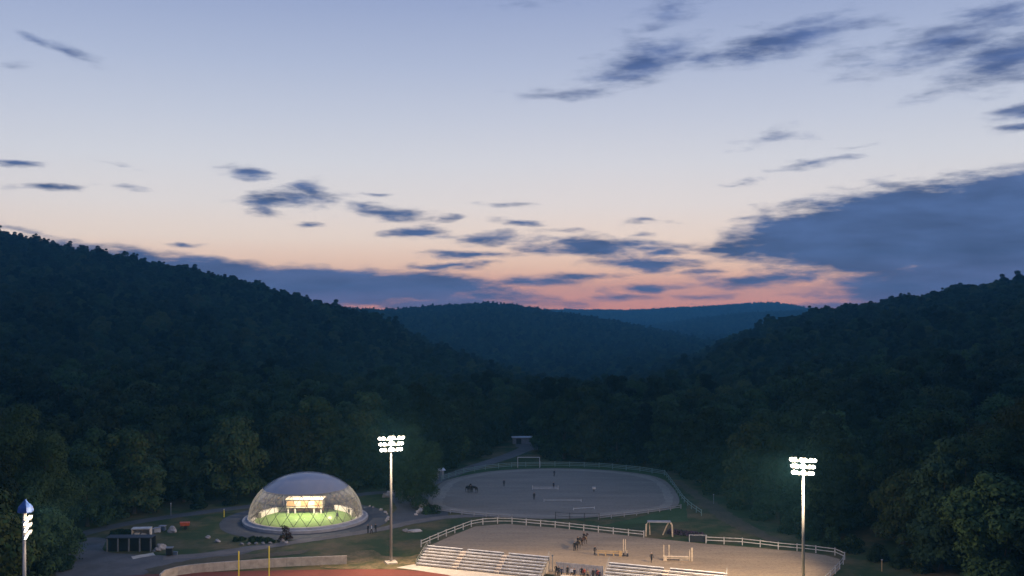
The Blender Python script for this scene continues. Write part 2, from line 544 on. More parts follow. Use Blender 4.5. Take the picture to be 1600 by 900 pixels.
def trunk_mesh(name, seed, h, w, cen, rad):
    r_ = random.Random(seed)
    b = MB()
    top = h * .72
    path, rs = [], []
    for i in range(7):
        t = i / 6
        path.append((math.sin(t * 3 + seed) * .18 * w * .1, math.cos(t * 2.3 + seed) * .16 * w * .1, -.3 + t * (top + .3)))
        rs.append(.032 * w * (1 - .8 * t) + .012)
    rs[0] *= 1.5
    b.tube(path, rs, 8)
    for j in range(2, min(len(cen), 11)):
        e = Vector(cen[j])
        s0 = Vector(path[min(5, max(2, int((e.z - .22 * h) / top * 6)))])
        mid_ = s0.lerp(e, .5) + Vector((0, 0, -.03 * h))
        b.tube([s0, mid_, e], [.012 * w, .008 * w, .003 * w], 5, caps=False)
    return b.mesh(name, M['bark'])


KINDS = []
spec = [(1, 16, 11.5, 'leaf', 'leaf_dark'), (2, 17, 10.0, 'leaf_dark', 'leaf'), (3, 14.5, 12.0, 'leaf_olive', 'leaf'), (4, 15.5, 10.5, 'leaf', 'leaf_olive'),
        (5, 18, 10.0, 'leaf_dark', 'leaf_dark'), (6, 14, 10.5, 'leaf', 'leaf_dark'), (7, 16.5, 12.0, 'leaf', 'leaf')]
for sd, h, w, a, b_ in spec:
    cm, cen, rad = crown_mesh('crown', sd, h, w, 14000, .29, [M[a], M[b_]])
    KINDS.append((cm, trunk_mesh('trunk', sd, h, w, cen, rad), h, w))
BIG = []
for sd, h, w, a, b_ in [(21, 26, 18.0, 'leaf', 'leaf'), (22, 27, 18.0, 'leaf_olive', 'leaf'), (23, 24, 17.0, 'leaf', 'leaf_olive')]:
    cm, cen, rad = crown_mesh('crown', sd, h, w, 72000, .21, [M[a], M[b_]], lobes=70, low=.05)
    BIG.append((cm, trunk_mesh('trunk', sd, h, w, cen, rad), h, w))

TREES = []       # (x, y, kind list, kind, scale, rz, label, group)


def hand_tree(px, d, kinds, k, sc, label, group='big trees at the edge of the wood', rz=None):
    TREES.append(((px - 800) / F * d, d, kinds, k, sc, random.uniform(0, 6.28) if rz is None else rz, label, group))


hand_tree(35, 163, BIG, 0, .98, 'biggest round green tree at the left edge, behind the lamp with the blue hood')
hand_tree(-60, 150, BIG, 2, .95, 'dark leafy tree cut by the left edge of the picture')
hand_tree(-25, 200, BIG, 1, .9, 'tall dark tree rising behind the biggest tree of the left edge')
hand_tree(1612, 166, BIG, 1, 1.02, 'biggest olive green tree at the right edge of the picture')
hand_tree(1548, 163, BIG, 2, .92, 'full green tree just left of the biggest tree of the right edge')
hand_tree(1690, 150, BIG, 0, .8, 'dark green tree cut by the right edge of the picture')
hand_tree(1600, 150, KINDS, 2, .85, 'small bushy olive tree in the bottom right corner')
hand_tree(1420, 188, BIG, 0, .66, 'broad green tree beside the dirt track, right of the lamp by the near arena')
hand_tree(650, 213, BIG, 0, .60, 'dark round tree standing alone between the dome and the far arena')
hand_tree(632, 228, KINDS, 4, .92, 'slim dark tree close behind the lone round tree by the dome')
hand_tree(290, 224, KINDS, 5, .95, 'rounded dark tree on the edge of the road left of the dome')
hand_tree(210, 222, KINDS, 6, 1.0, 'dark spreading tree behind the service road at its left bend')

clear_px = [(80, 905), (88, 872), (110, 836), (150, 816), (230, 802), (330, 790), (400, 781), (480, 772), (560, 765), (600, 758), (650, 745), (690, 735), (750, 712), (795, 690),
            (800, 682), (846, 682), (848, 700), (856, 717), (900, 720), (1000, 727), (1060, 737), (1094, 758), (1140, 786), (1210, 818), (1280, 845), (1350, 866), (1440, 893), (1450, 905)]
CLEAR = [tuple(p) for p in px_poly(clear_px)] + [(70, 110), (70, -100), (-76, -100), (-76, 110)]


def inside(x, y, poly):
    r_ = np.zeros(np.shape(x), bool)
    n = len(poly)
    for i in range(n):
        (x1, y1), (x2, y2) = poly[i], poly[(i + 1) % n]
        c = (y1 > y) != (y2 > y)
        with np.errstate(divide='ignore', invalid='ignore'):
            r_ ^= c & (x < (x2 - x1) * (y - y1) / (y2 - y1 + 1e-12) + x1)
    return r_


def scatter(y0, y1, sp):
    ys = np.arange(y0, y1, sp)
    X, Y = [], []
    for yy in ys:
        hw = .60 * yy + 25
        xs = np.arange(-hw, hw, sp)
        X.append(xs + rng.uniform(-.42, .42, len(xs)) * sp)
        Y.append(yy + rng.uniform(-.42, .42, len(xs)) * sp)
    X, Y = np.concatenate(X), np.concatenate(Y)
    k = ~inside(X, Y, CLEAR)
    return X[k], Y[k]


def seen(X, Y, Z, extra):
    """drop trees wholly behind the ridge: march the sight line"""
    ok = np.ones(len(X), bool)
    for t in np.linspace(.15, .985, 60):
        zz = terrain(X * t, Y * t)
        ray = H + (Z + extra - H) * t
        ok &= zz < ray + 1.0
    return ok


hx = np.array([t[0] for t in TREES]); hy = np.array([t[1] for t in TREES])
near_all = []
X, Y = scatter(120, 480, 8.0)
dmin = np.min(np.hypot(X[:, None] - hx, Y[:, None] - hy), axis=1)
k = dmin > 6.0
X, Y = X[k], Y[k]
X2, Y2 = scatter(480, 1020, 6.3)
X3, Y3 = scatter(1020, 2050, 9.5)
X4, Y4 = scatter(2200, 3000, 13)
X5, Y5 = scatter(3250, 4150, 17)
AX = np.concatenate([X, X2, X3, X4, X5]); AY = np.concatenate([Y, Y2, Y3, Y4, Y5])
AS = np.concatenate([rng.uniform(.82, 1.34, len(X)) * np.clip(1 - (Y - 300) / 180 * .42, .58, 1), rng.uniform(.46, .86, len(X2)) + .35 * rng.random(len(X2)) ** 6, rng.uniform(.65, 1.1, len(X3)), rng.uniform(.8, 1.2, len(X4)), rng.uniform(.9, 1.3, len(X5))])
AZ = terrain(AX, AY)
ok = seen(AX, AY, AZ, 17 * AS) & (np.abs(AX) < .57 * AY + 14)
AX, AY, AS, AZ = AX[ok], AY[ok], AS[ok], AZ[ok]
order = np.argsort(np.hypot(AX, AY))
AX, AY, AS, AZ = AX[order], AY[order], AS[order], AZ[order]
AK = rng.integers(0, len(KINDS), len(AX))
AR = rng.uniform(0, 6.28, len(AX))
pxs = 800 + F * AX / AY
infr = (pxs > -30) & (pxs < 1630)
sel = np.where(infr)[0][:300 - len(TREES)]
indiv = np.zeros(len(AX), bool); indiv[sel] = True
print('trees', len(AX), 'individual', indiv.sum())


KIND_WORD = ['mid green', 'dark slim', 'broad olive', 'green and olive', 'tall very dark', 'small dark green', 'wide leafy']


def tree_label(x, y, k, edge):
    px = 800 + F * x / y
    w = KIND_WORD[k]
    first = 'in the front row' if edge else 'deeper back'
    if px < 160: place = 'behind the big tree of the left edge'
    elif px < 400: place = 'above the bend of the service road'
    elif px < 575: place = 'behind the glass dome'
    elif px < 690: place = 'behind the floodlight next to the dome'
    elif px < 800: place = 'above the lane to the clearing'
    elif px < 870: place = 'around the gravel clearing'
    elif px < 1060: place = 'behind the far oval arena'
    elif px < 1200: place = 'above the dirt track on the right'
    elif px < 1330: place = 'behind the lamp of the near arena'
    elif px < 1480: place = 'on the slope right of the near arena'
    else: place = 'around the right edge olive giant'
    return f'{w} tree {first}, {place}'


for i in sel:
    x, y = AX[i], AY[i]
    edge = bool(inside(np.array([x * (1 - 9 / y)]), np.array([y - 9]), CLEAR)[0]) or bool(inside(np.array([x * .94]), np.array([y]), CLEAR)[0])
    TREES.append((x, y, KINDS, int(AK[i]), float(AS[i]), float(AR[i]), tree_label(x, y, int(AK[i]), edge), 'trees of the wood round the arenas'))
crown_src = {}
for x, y, kinds, k, sc, rz, label, group in TREES:
    cm, tm, h, w = kinds[k]
    z = float(terrain(x, y))
    t = empty('tree', (x, y, z - .05), label, 'tree', group, rz)
    t.scale = (sc, sc, sc * random.uniform(.94, 1.06))
    c = link_mesh('crown', cm, t)
    link_mesh('trunk', tm, t)
    if kinds is KINDS and k not in crown_src: crown_src[k] = c

# the rest of the woods: one object, the same crowns on its points
rest = ~indiv
wm = bpy.data.meshes.new('woodland')
n = int(rest.sum())
wm.vertices.add(n)
wm.vertices.foreach_set('co', np.stack([AX[rest], AY[rest], AZ[rest] - .3], -1).ravel().astype(np.float32))
for nm, ty, arr in (('size', 'FLOAT', AS[rest]), ('turn', 'FLOAT', AR[rest]), ('sort', 'INT', AK[rest])):
    at = wm.attributes.new(nm, ty, 'POINT')
    at.data.foreach_set('value', arr.astype(np.float32 if ty == 'FLOAT' else np.int32))
wood = bpy.data.objects.new('woodland', wm)
C.objects.link(wood)
tag(wood, 'dark deciduous forest covering the hillsides and far ridges', 'forest', None, 'stuff')
ng = bpy.data.node_groups.new('woodland', 'GeometryNodeTree')
ng.interface.new_socket('Geometry', in_out='INPUT', socket_type='NodeSocketGeometry')
ng.interface.new_socket('Geometry', in_out='OUTPUT', socket_type='NodeSocketGeometry')
gi, go = ng.nodes.new('NodeGroupInput'), ng.nodes.new('NodeGroupOutput')
jn = ng.nodes.new('GeometryNodeJoinGeometry')
for k, o in sorted(crown_src.items()):
    oi = ng.nodes.new('GeometryNodeObjectInfo')
    oi.transform_space = 'ORIGINAL'
    oi.inputs['Object'].default_value = o
    oi.inputs['As Instance'].default_value = True
    ng.links.new(oi.outputs['Geometry'], jn.inputs[0])
ip = ng.nodes.new('GeometryNodeInstanceOnPoints')


def attr(nm, ty):
    a = ng.nodes.new('GeometryNodeInputNamedAttribute')
    a.data_type = ty
    a.inputs['Name'].default_value = nm
    return a.outputs['Attribute']


ng.links.new(gi.outputs[0], ip.inputs['Points'])
ng.links.new(jn.outputs[0], ip.inputs['Instance'])
ip.inputs['Pick Instance'].default_value = True
ng.links.new(attr('sort', 'INT'), ip.inputs['Instance Index'])
cx = ng.nodes.new('ShaderNodeCombineXYZ')
ng.links.new(attr('turn', 'FLOAT'), cx.inputs['Z'])
er = ng.nodes.new('FunctionNodeEulerToRotation')
ng.links.new(cx.outputs[0], er.inputs[0])
ng.links.new(er.outputs[0], ip.inputs['Rotation'])
ng.links.new(attr('size', 'FLOAT'), ip.inputs['Scale'])
ng.links.new(ip.outputs[0], go.inputs[0])
wood.modifiers.new('woodland', 'NODES').node_group = ng


# ------------------------------------------------------------------ shrubs and rocks
def shrub_mesh(seed, h, w, mats, n=700, leaf=.13):
    return crown_mesh('foliage', seed, h, w, n, leaf, mats, lobes=16, low=.02)[0]


def shrub(px, py, h, w, label, mats=('leaf_dark', 'leaf'), group='shrubs on the open ground', seed=None, cat='shrub'):
    o = link_mesh('shrub', shrub_mesh(seed or int(px * 7 + py), h, w, [M[a] for a in mats], 900 if w < 3 else 1800, .13 if w < 3 else .2), None, G(px, py))
    return tag(o, label, cat, group)


def rock_mesh(seed, s, m):
    r_ = random.Random(seed)
    bm = bmesh.new()
    bmesh.ops.create_icosphere(bm, subdivisions=3, radius=.5)
    ph = [r_.uniform(0, 6) for _ in range(6)]
    for v in bm.verts:
        c = v.co.copy()
        k = 1 + .16 * math.sin(c.x * 6 + ph[0]) * math.cos(c.y * 5 + ph[1]) + .12 * math.sin(c.z * 9 + c.x * 7 + ph[2]) + .05 * math.sin(c.y * 17 + ph[3])
        # a few flat broken faces
        for q in range(3):
            nrm = Vector((math.cos(ph[q] * 3), math.sin(ph[q] * 3), .4 + .3 * q)).normalized()
            d_ = c.normalized().dot(nrm)
            if d_ > .75: k *= .75 / d_
        v.co = Vector((c.x * s[0], c.y * s[1], max(c.z, -.25) * s[2])) * k
    me = bpy.data.meshes.new('rock')
    bm.to_mesh(me); bm.free()
    me.materials.append(m)
    return me


def rock(px, py, s, label, m='rock', name='rock', group='rocks lying about', cat='rock'):
    p = G(px, py)
    o = link_mesh(name, rock_mesh(int(px * 13 + py), s, M[m]), None, (p.x, p.y, s[2] * .2 + .05), random.uniform(-.5, .5))
    return tag(o, label, cat, group)


# ------------------------------------------------------------------ geodesic dome
DX, DY = DC
DR, DHT = 11.55, 9.75
dome = empty('geodesic_dome', (DX, DY, 0), 'large glass dome with slate blue cap, lit green pitch inside', 'dome')
b = MB().lathe([(11.0, 0), (12.75, 0), (12.75, .55), (12.55, .62), (12.0, .62), (11.75, .95), (11.3, .95), (11.0, .9)], 96)
b.build('base_ring', M['ring_concrete'], dome, bevel=0)
BZ = .9
MB().lathe([(10.25, .3), (10.25, .42), (10.95, .5), (10.95, .2)], 96).build('inner_kerb', M['canvas'], dome)


def shell(a0, a1, n=96, k=14, rr=DR, hh=DHT - BZ):
    prof = []
    for i in range(k + 1):
        a = R(a0 + (a1 - a0) * i / k)
        prof.append((rr * math.cos(a), BZ + hh * math.sin(a)))
    return MB().lathe(prof, n)


gl = bpy.data.materials.new('dome_glass'); gl.use_nodes = True
nt = gl.node_tree; nt.nodes.clear()
o_ = nt.nodes.new('ShaderNodeOutputMaterial'); tr = nt.nodes.new('ShaderNodeBsdfTransparent'); gs = nt.nodes.new('ShaderNodeBsdfGlossy'); mx = nt.nodes.new('ShaderNodeMixShader'); fr = nt.nodes.new('ShaderNodeFresnel')
tr.inputs[0].default_value = (.93, .95, .97, 1); gs.inputs['Roughness'].default_value = .2; fr.inputs['IOR'].default_value = 1.6
nt.links.new(fr.outputs[0], mx.inputs[0]); nt.links.new(tr.outputs[0], mx.inputs[1]); nt.links.new(gs.outputs[0], mx.inputs[2])
dfg = nt.nodes.new('ShaderNodeBsdfDiffuse'); dfg.inputs[0].default_value = (.62, .58, .6, 1); tlg = nt.nodes.new('ShaderNodeBsdfTranslucent'); tlg.inputs[0].default_value = (.62, .56, .52, 1)
ad = nt.nodes.new('ShaderNodeMixShader'); nt.links.new(dfg.outputs[0], ad.inputs[1]); nt.links.new(tlg.outputs[0], ad.inputs[2])
lw = nt.nodes.new('ShaderNodeLayerWeight'); lw.inputs[0].default_value = .35; du = nt.nodes.new('ShaderNodeMapRange'); du.inputs[3].default_value = .08; du.inputs[4].default_value = .5; nt.links.new(lw.outputs['Facing'], du.inputs[0])
mq = nt.nodes.new('ShaderNodeMixShader'); nt.links.new(du.outputs[0], mq.inputs[0]); nt.links.new(mx.outputs[0], mq.inputs[1]); nt.links.new(ad.outputs[0], mq.inputs[2]); nt.links.new(mq.outputs[0], o_.inputs[0])
cp = bpy.data.materials.new('dome_film'); cp.use_nodes = True
nt = cp.node_tree; nt.nodes.clear()
o_ = nt.nodes.new('ShaderNodeOutputMaterial'); tr = nt.nodes.new('ShaderNodeBsdfTransparent'); df = nt.nodes.new('ShaderNodeBsdfDiffuse'); gs = nt.nodes.new('ShaderNodeBsdfGlossy')
mx = nt.nodes.new('ShaderNodeMixShader'); m2 = nt.nodes.new('ShaderNodeMixShader'); fr = nt.nodes.new('ShaderNodeFresnel')
tc = nt.nodes.new('ShaderNodeTexCoord'); no = nt.nodes.new('ShaderNodeTexNoise'); no.inputs['Scale'].default_value = .5; mr = nt.nodes.new('ShaderNodeMapRange'); mr.inputs[3].default_value = .74; mr.inputs[4].default_value = .86
nt.links.new(tc.outputs['Object'], no.inputs[0]); nt.links.new(no.outputs['Fac'], mr.inputs[0])
tr.inputs[0].default_value = (.8, .85, .95, 1); df.inputs[0].default_value = (.25, .25, .29, 1); gs.inputs['Roughness'].default_value = .18; fr.inputs['IOR'].default_value = 1.5
nt.links.new(mr.outputs[0], mx.inputs[0]); nt.links.new(tr.outputs[0], mx.inputs[1]); nt.links.new(df.outputs[0], mx.inputs[2])
nt.links.new(fr.outputs[0], m2.inputs[0]); nt.links.new(mx.outputs[0], m2.inputs[1]); nt.links.new(gs.outputs[0], m2.inputs[2]); nt.links.new(m2.outputs[0], o_.inputs[0])
glz = shell(0, 41.5).build('glazing', gl, dome, smooth=True)
cap = shell(41.8, 89.5, k=20, rr=DR * 1.004, hh=(DHT - BZ) * 1.004).build('cap', cp, dome, smooth=True)
b = MB()
NS = 28
lev = [1.0, 13, 27, 41]


def dpt(i, k, rr=DR - .12):
    a = R(lev[k]); q = 2 * math.pi * (i + .5 * (k % 2)) / NS
    return Vector((rr * math.cos(a) * math.cos(q), rr * math.cos(a) * math.sin(q), BZ + (DHT - BZ - .1) * math.sin(a)))


for k in range(3):
    for i in range(NS):
        b.tube([dpt(i, k), dpt(i, k + 1)], .05, 5)
        j = i - 1 if k % 2 == 0 else i + 1
        b.tube([dpt(i, k), dpt(j, k + 1)], .05, 5)
for i in range(NS):
    b.tube([dpt(i, 2), dpt(i + 1, 2)], .05, 5)
    b.tube([dpt(i, 3), dpt(i + 1, 3)], .06, 5)
b.build('frame', M['dark_metal'], dome)
# inside
tf = MB(); tf.lathe([(0.05, .3), (10.3, .3), (10.3, .1)], 64)
o = tf.build('turf_pitch', M['turf'], None); o.location = (DX, DY, 0)
tag(o, 'bright green turf pitch under the glass dome', 'pitch')


def dome_xy(px, py, z=.3):
    p = G(px, py, z)
    return p


pv = empty('pavilion', dome_xy(478, 800), 'cream and orange lit pavilion on posts at the back of the dome pitch', 'pavilion')
b = MB().box((0, 0, 2.05), (7.6, 3.0, 1.7)).box((0, 0, 2.98), (8.0, 3.4, .14)); b.build('upper_room', M['cream'], pv)
b = MB()
for sx in (-2.9, 0, 2.9): b.box((sx, -1.52, 2.05), (1.5, .05, 1.1))
b.build('window', M['orange_wall'], pv)
for sx in (-3.5, -2.0, 2.0, 3.5):
    MB().box((sx, -1.2, .6), (.28, .28, 1.2)).build('post', M['canvas'], pv)
MB().box((0, .9, .6), (7.2, .4, 1.2)).build('back_wall', M['orange_wall'], pv)


def arc_wall(name, a0, a1, rr, h, th, m, label, cat):
    b = MB(); n = 14
    vs = []
    for i in range(n + 1):
        q = R(a0 + (a1 - a0) * i / n)
        for r_, z_ in ((rr, .3), (rr + th, .3), (rr + th, .3 + h), (rr, .3 + h)):
            vs.append((r_ * math.cos(q), r_ * math.sin(q), z_))
    fs = []
    for i in range(n):
        for e in range(4):
            fs.append((i * 4 + e, i * 4 + (e + 1) % 4, i * 4 + 4 + (e + 1) % 4, i * 4 + 4 + e))
    fs += [(0, 3, 2, 1), (n * 4, n * 4 + 1, n * 4 + 2, n * 4 + 3)]
    b.add(vs, fs)
    o = b.build(name, m); o.location = (DX, DY, 0)
    return tag(o, label, cat)


arc_wall('curved_bench', 125, 178, 9.3, 1.0, .8, M['canvas'], 'curved cream bench wall left of the pavilion in the dome', 'bench')
arc_wall('curved_bench', 8, 62, 9.3, 1.0, .8, M['canvas'], 'curved cream bench wall right of the pavilion in the dome', 'bench')
for i in range(15):
    q = R(12 + i * 11.2)
    hgt = 2.3 + 1.3 * random.random()
    o = link_mesh('indoor_plant', shrub_mesh(300 + i, hgt, 1.9, [M['leaf_indoor'], M['leaf_dark']], 700, .13), None, (DX + 10.25 * math.cos(q), DY + 10.25 * math.sin(q), .8), random.random() * 6)
    side = 'right of' if q < R(75) else ('left of' if q > R(105) else 'behind')
    tag(o, f'brown green plant along the inside of the dome, {side} the pavilion', 'plant', 'plants round the inside of the dome')
for nm, loc, e in (('dome_lamp', (0, 1.5, 7.6), 11000), ):
    ld = bpy.data.lights.new(nm, 'POINT'); ld.energy = e; ld.color = (1, .85, .66); ld.shadow_soft_size = .6
    lo = bpy.data.objects.new(nm, ld); C.objects.link(lo); lo.location = (DX + loc[0], DY + loc[1], loc[2])
    tag(lo, 'warm lamp hanging inside the dome', 'lamp')

# ------------------------------------------------------------------ flood lights
M['lamp_face'] = emit('lamp_face', (1, .93, .82, 1), 14)


def floodlight(px, d, top_z, label, aim, lamps=(3, 6), down=.9, beams=(), lean=0.0, spread=4.3, hood=False):
    x = (px - 800) / F * d
    rz = math.atan2(aim[1], aim[0]) + math.pi / 2       # local -Y looks along the aim
    t = empty('floodlight', (x, d, 0), label, 'floodlight', 'floodlights round the sports field', rz)
    t.rotation_euler = (0, 0, rz)
    ph = top_z
    MB().tube([(0, 0, 0), (0, 0, ph * .5), (0, 0, ph)], [.26, .21, .15], 12).build('pole', M['steel'], t, smooth=True)
    MB().box((0, 0, .12), (1.9, 1.9, .34)).lathe([(.42, .29), (.42, .4), (.27, .42)], 12).build('footing', M['apron'], t)
    rows, cols = lamps
    for r_ in range(rows):
        z = top_z - (1.35 if hood else .25) - r_ * (.8 if hood else 1.0)
        w = spread * (1 - .09 * r_)
        MB().box((0, -.14, z - .25), (w, .12, .12)).build('crossarm', M['steel'], t)
        for c in range(cols):
            lx = (((c // 2) - 1) * .40 + (c % 2 - .5) * .16 if cols == 6 else c / (cols - 1) - .5) * w + random.uniform(-.06, .06)
            dn = R(24 + random.uniform(-4, 4)); yaw = (c / (cols - 1) - .5) * .7
            rot = Matrix.Rotation(yaw, 4, 'Z') @ Matrix.Rotation(R(90) + dn, 4, 'X')   # lathe axis +Z -> forward, tipped down
            b = MB().lathe([(.07, -.34), (.18, -.30), (.30, -.05), (.335, .0), (.335, .04), (.30, .04), (.29, .0)], 14)
            b.box((0, .18, -.2), (.1, .1, .3))
            o = b.build('lamp', M['steel'], t)
            o.matrix_local = Matrix.Translation((lx, -.40, z)) @ rot
            f = MB().lathe([(.001, .035), (.15, .03), (.292, .012)], 14).build('lens', M['lamp_face'], o)
    MB().tube([(0, -.14, top_z - 2.55), (0, -.14, top_z)], .09, 8).build('riser', M['steel'], t)
    if hood:
        b = MB().lathe([(.05, 1.0), (.25, .7), (.75, .15), (.85, -.35), (.7, -.45)], 9)
        o = b.build('hood', M['tarp_blue'], t); o.location = (0, -.1, top_z + .0)
    for bx, by, bz, e, ang in beams:
        ld = bpy.data.lights.new('flood_beam', 'SPOT' if ang else 'POINT'); ld.energy = e; ld.color = (1, .75, .49); ld.shadow_soft_size = .8
        lo = bpy.data.objects.new('flood_beam', ld); C.objects.link(lo)
        av = Vector((aim[0], aim[1], 0)).normalized()
        lo.location = Vector((x, d, top_z - .1)) + av * 1.15
        if ang:
            ld.spot_size = R(ang); ld.spot_blend = .35
            lo.rotation_euler = Vector((bx, by, bz)).to_track_quat('-Z', 'Y').to_euler()
        tag(lo, 'light of a floodlight head', 'lamp')
    return t


floodlight(611, 165, 21.8, 'tall floodlight on bare earth between the dome and the bleachers, all lamps lit', (.35, -.94), beams=((.3, -.9, -.35, 31000, 176), (0, 0, -1, 17000, 0)))
floodlight(1255, 147, 20.9, 'tall lit floodlight at the front right corner of the near arena', (-.35, -.94), spread=3.6, beams=((-.4, -.85, -.2, 26000, 176), (-.62, .35, -.75, 125000, 120), (0, 0, -1, 13000, 0)))
floodlight(38, 106, 21.8, 'floodlight seen edge on at the left edge, with a blue hood on top', (.93, .25), lamps=(3, 4), spread=2.6, beams=((.80, .42, -.5, 20000, 120), (0, 0, -1, 5000, 0)), hood=True)


# ------------------------------------------------------------------ fences
def fence(pts, label, m, h=1.3, spacing=3.0, rails=(.62, 1.18), rw=.13, pw=.16, name='rail_fence', group=None):
    P = [Vector((p[0], p[1])) for p in pts]
    t = empty(name, (P[0].x, P[0].y, 0), label, 'fence', group)
    # resample
    L = [0]
    for a, b_ in zip(P, P[1:]): L.append(L[-1] + (b_ - a).length)
    n = max(1, round(L[-1] / spacing))

    def at(s):
        for i in range(len(P) - 1):
            if s <= L[i + 1] + 1e-6:
                return P[i].lerp(P[i + 1], (s - L[i]) / max(1e-6, L[i + 1] - L[i])), (P[i + 1] - P[i]).normalized()
        return P[-1], (P[-1] - P[-2]).normalized()
    pm = MB().box((0, 0, h / 2), (pw, pw, h)).box((0, 0, h + .02), (pw * 1.25, pw * 1.25, .05)).mesh('post', m)
    pos = []
    for i in range(n + 1):
        p, d = at(L[-1] * i / n)
        pos.append(p)
        link_mesh('post', pm, t, (p.x - P[0].x, p.y - P[0].y, 0), math.atan2(d.y, d.x) + random.uniform(-.03, .03))
    for z in rails:
        b = MB()
        for a, c in zip(pos, pos[1:]):
            mid_ = (a + c) / 2 - P[0]
            d = c - a
            b.box((mid_.x, mid_.y, z + random.uniform(-.02, .02)), (d.length - pw - .006, .05, rw), math.atan2(d.y, d.x))
        b.build('rail', m, t)
    return t


fence(px_poly([(658, 855), (700, 837), (742, 821), (765, 819), (790, 818), (870, 825), (940, 833), (1006, 840)]), 'white two rail fence along the back left of the near arena', M['white_paint'])
fence(px_poly([(1103, 849), (1165, 852), (1229, 860), (1260, 862), (1290, 866), (1307, 868), (1320, 874), (1317, 884), (1304, 898), (1290, 912)]), 'white two rail fence round the right end of the near arena', M['white_paint'], spacing=3.2)
fence(px_poly([(690, 752), (720, 741), (760, 734), (805, 730), (870, 729), (940, 731), (1000, 737), (1038, 743)]), 'dim greenish rail fence along the back of the far arena', M['green_rail'], rails=(.45, .85, 1.25), h=1.4, spacing=4)
fence(px_poly([(1039, 743), (1053, 762), (1068, 784), (1080, 795), (1096, 806)]), 'grey green rail fence along the right side of the far arena', M['green_rail'], spacing=3.5)
fence(px_poly([(686, 800), (720, 804), (770, 809), (800, 811)]), 'low pale rail fence at the front left of the far arena', M['wall_grey'], h=.9, rails=(.4, .8))
fence(px_poly([(935, 812), (990, 806), (1040, 799), (1064, 795)]), 'low pale rail fence at the front right of the far arena', M['wall_grey'], h=.9, rails=(.4, .8))
fence(px_poly([(868, 812), (900, 814), (936, 814)]), 'dark rail fence with one pale post between the two arenas', M['dark_metal'], h=1.6, rails=(.8, 1.5), rw=.08, pw=.12)

# net gate between the two fence runs
p = G(1077, 847)
t = empty('net_gate', p, 'low dark net gate with white frame right of the arched shelter', 'gate', rz=-.06)
MB().box((1.6, 0, .6), (3.0, .04, 1.1)).build('net', M['net'], t)
MB().box((0, 0, .7), (.12, .12, 1.4)).box((3.2, 0, .7), (.12, .12, 1.4)).box((1.6, 0, 1.34), (3.06, .08, .1)).build('frame', M['dull_white'], t)
for i in range(7):
    shrub(1048 + i * 8, 834 + i * .9, .9, 1.6, 'purple flowering bush in the bed behind the near arena fence', ('purple', 'leaf_dark'), 'purple bushes behind the arched shelter', seed=500 + i)
# arched shelter
p = G(1009, 838)
t = empty('shelter_frame', p, 'pale wooden arched goal shelter at the gap of the near arena fence', 'shelter', rz=-.05)
b = MB().tube([(0, 0, 0), (.1, 0, 2.3), (.45, 0, 2.75)], .16, 8); b.build('post', M['pale_timber'], t)
b = MB().tube([(5.1, 0, 0), (5.0, 0, 2.2), (4.7, 0, 2.7)], .16, 8); b.build('post', M['pale_timber'], t)
b = MB().tube([(.9, 1.3, 0), (.8, .9, 1.9), (.75, .3, 2.65)], .12, 8); b.build('brace', M['pale_timber'], t)
b = MB().tube([(3.4, 1.3, 0), (4.0, .6, 1.8), (4.4, .2, 2.65)], .12, 8); b.build('brace', M['pale_timber'], t)
b = MB().box((2.55, .25, 2.82), (4.4, 1.1, .22)); b.build('roof', M['wall_grey'], t)

# far football goal
p = G(809, 731)
t = empty('football_goal', p, 'white goal frame behind the far arena fence', 'goal')
for x in (0, 6.0): MB().box((x, 0, 1.45), (.14, .14, 2.9)).build('post', M['dull_white'], t)
MB().box((3.0, 0, 2.9), (6.14, .16, .15)).build('crossbar', M['dull_white'], t)

# ------------------------------------------------------------------ bleachers
BU = Vector((.94, -.342)).normalized()
BN = Vector((-BU.y, BU.x))
B0 = Vector((-16.4, 163.1))


def bleacher(s0, sections, label):
    o0 = B0 + BU * s0
    t = empty('bleachers', (o0.x, o0.y, 0), label, 'bleachers', 'bleachers above the running track', math.atan2(BU.y, BU.x))
    rows, dep, z0, dz = 6, .74, .34, .33
    tot = max(b_ for a, b_ in sections)
    b = MB()
    for k in range(rows):
        zt = z0 + k * dz - .2
        b.box((tot / 2, k * dep + .5, zt / 2 + .02), (tot, dep - .006, zt))
    b.build('deck', M['deck'], t)
    for a, e in sections:
        for k in range(rows):
            z = z0 + k * dz + .12
            MB().box(((a + e) / 2, k * dep + .42, z), (e - a, .40, .06)).box(((a + e) / 2, k * dep + .215, z - .06), (e - a, .02, .11)).build('bench', M['aluminium'], t)
        MB().box(((a + e) / 2, rows * dep + .38, z0 + rows * dz + .05), (e - a, .46, .07)).box(((a + e) / 2, rows * dep + .6, (z0 + rows * dz) / 2), (e - a, .06, z0 + rows * dz)).build('top_walk', M['aluminium'], t)
    for (a, e), (a2, e2) in zip(sections, sections[1:]):
        b = MB()
        for k in range(rows):
            hgt = z0 + k * dz + .10
            b.box(((e + a2) / 2, k * dep + .40, hgt / 2 + .06), (a2 - e - .06, dep - .02, hgt - .1))
            b.box(((e + a2) / 2, k * dep + .12, hgt / 2 - .03), (a2 - e - .1, .16, hgt - .16))
        b.build('aisle_steps', M['steps'], t)
    for x in (0.05, tot - .05):
        b = MB()
        b.tube([(x, .1, .95), (x, rows * dep + .5, z0 + rows * dz + .95)], .03, 6)
        b.tube([(x, .1, .55), (x, rows * dep + .5, z0 + rows * dz + .5)], .025, 6)
        for k in range(4):
            y = .1 + k * (rows * dep + .4) / 3
            b.tube([(x, y, 0), (x, y, .95 + k / 3 * (z0 + rows * dz))], .03, 6)
        b.build('side_rail', M['steel'], t)
    return t


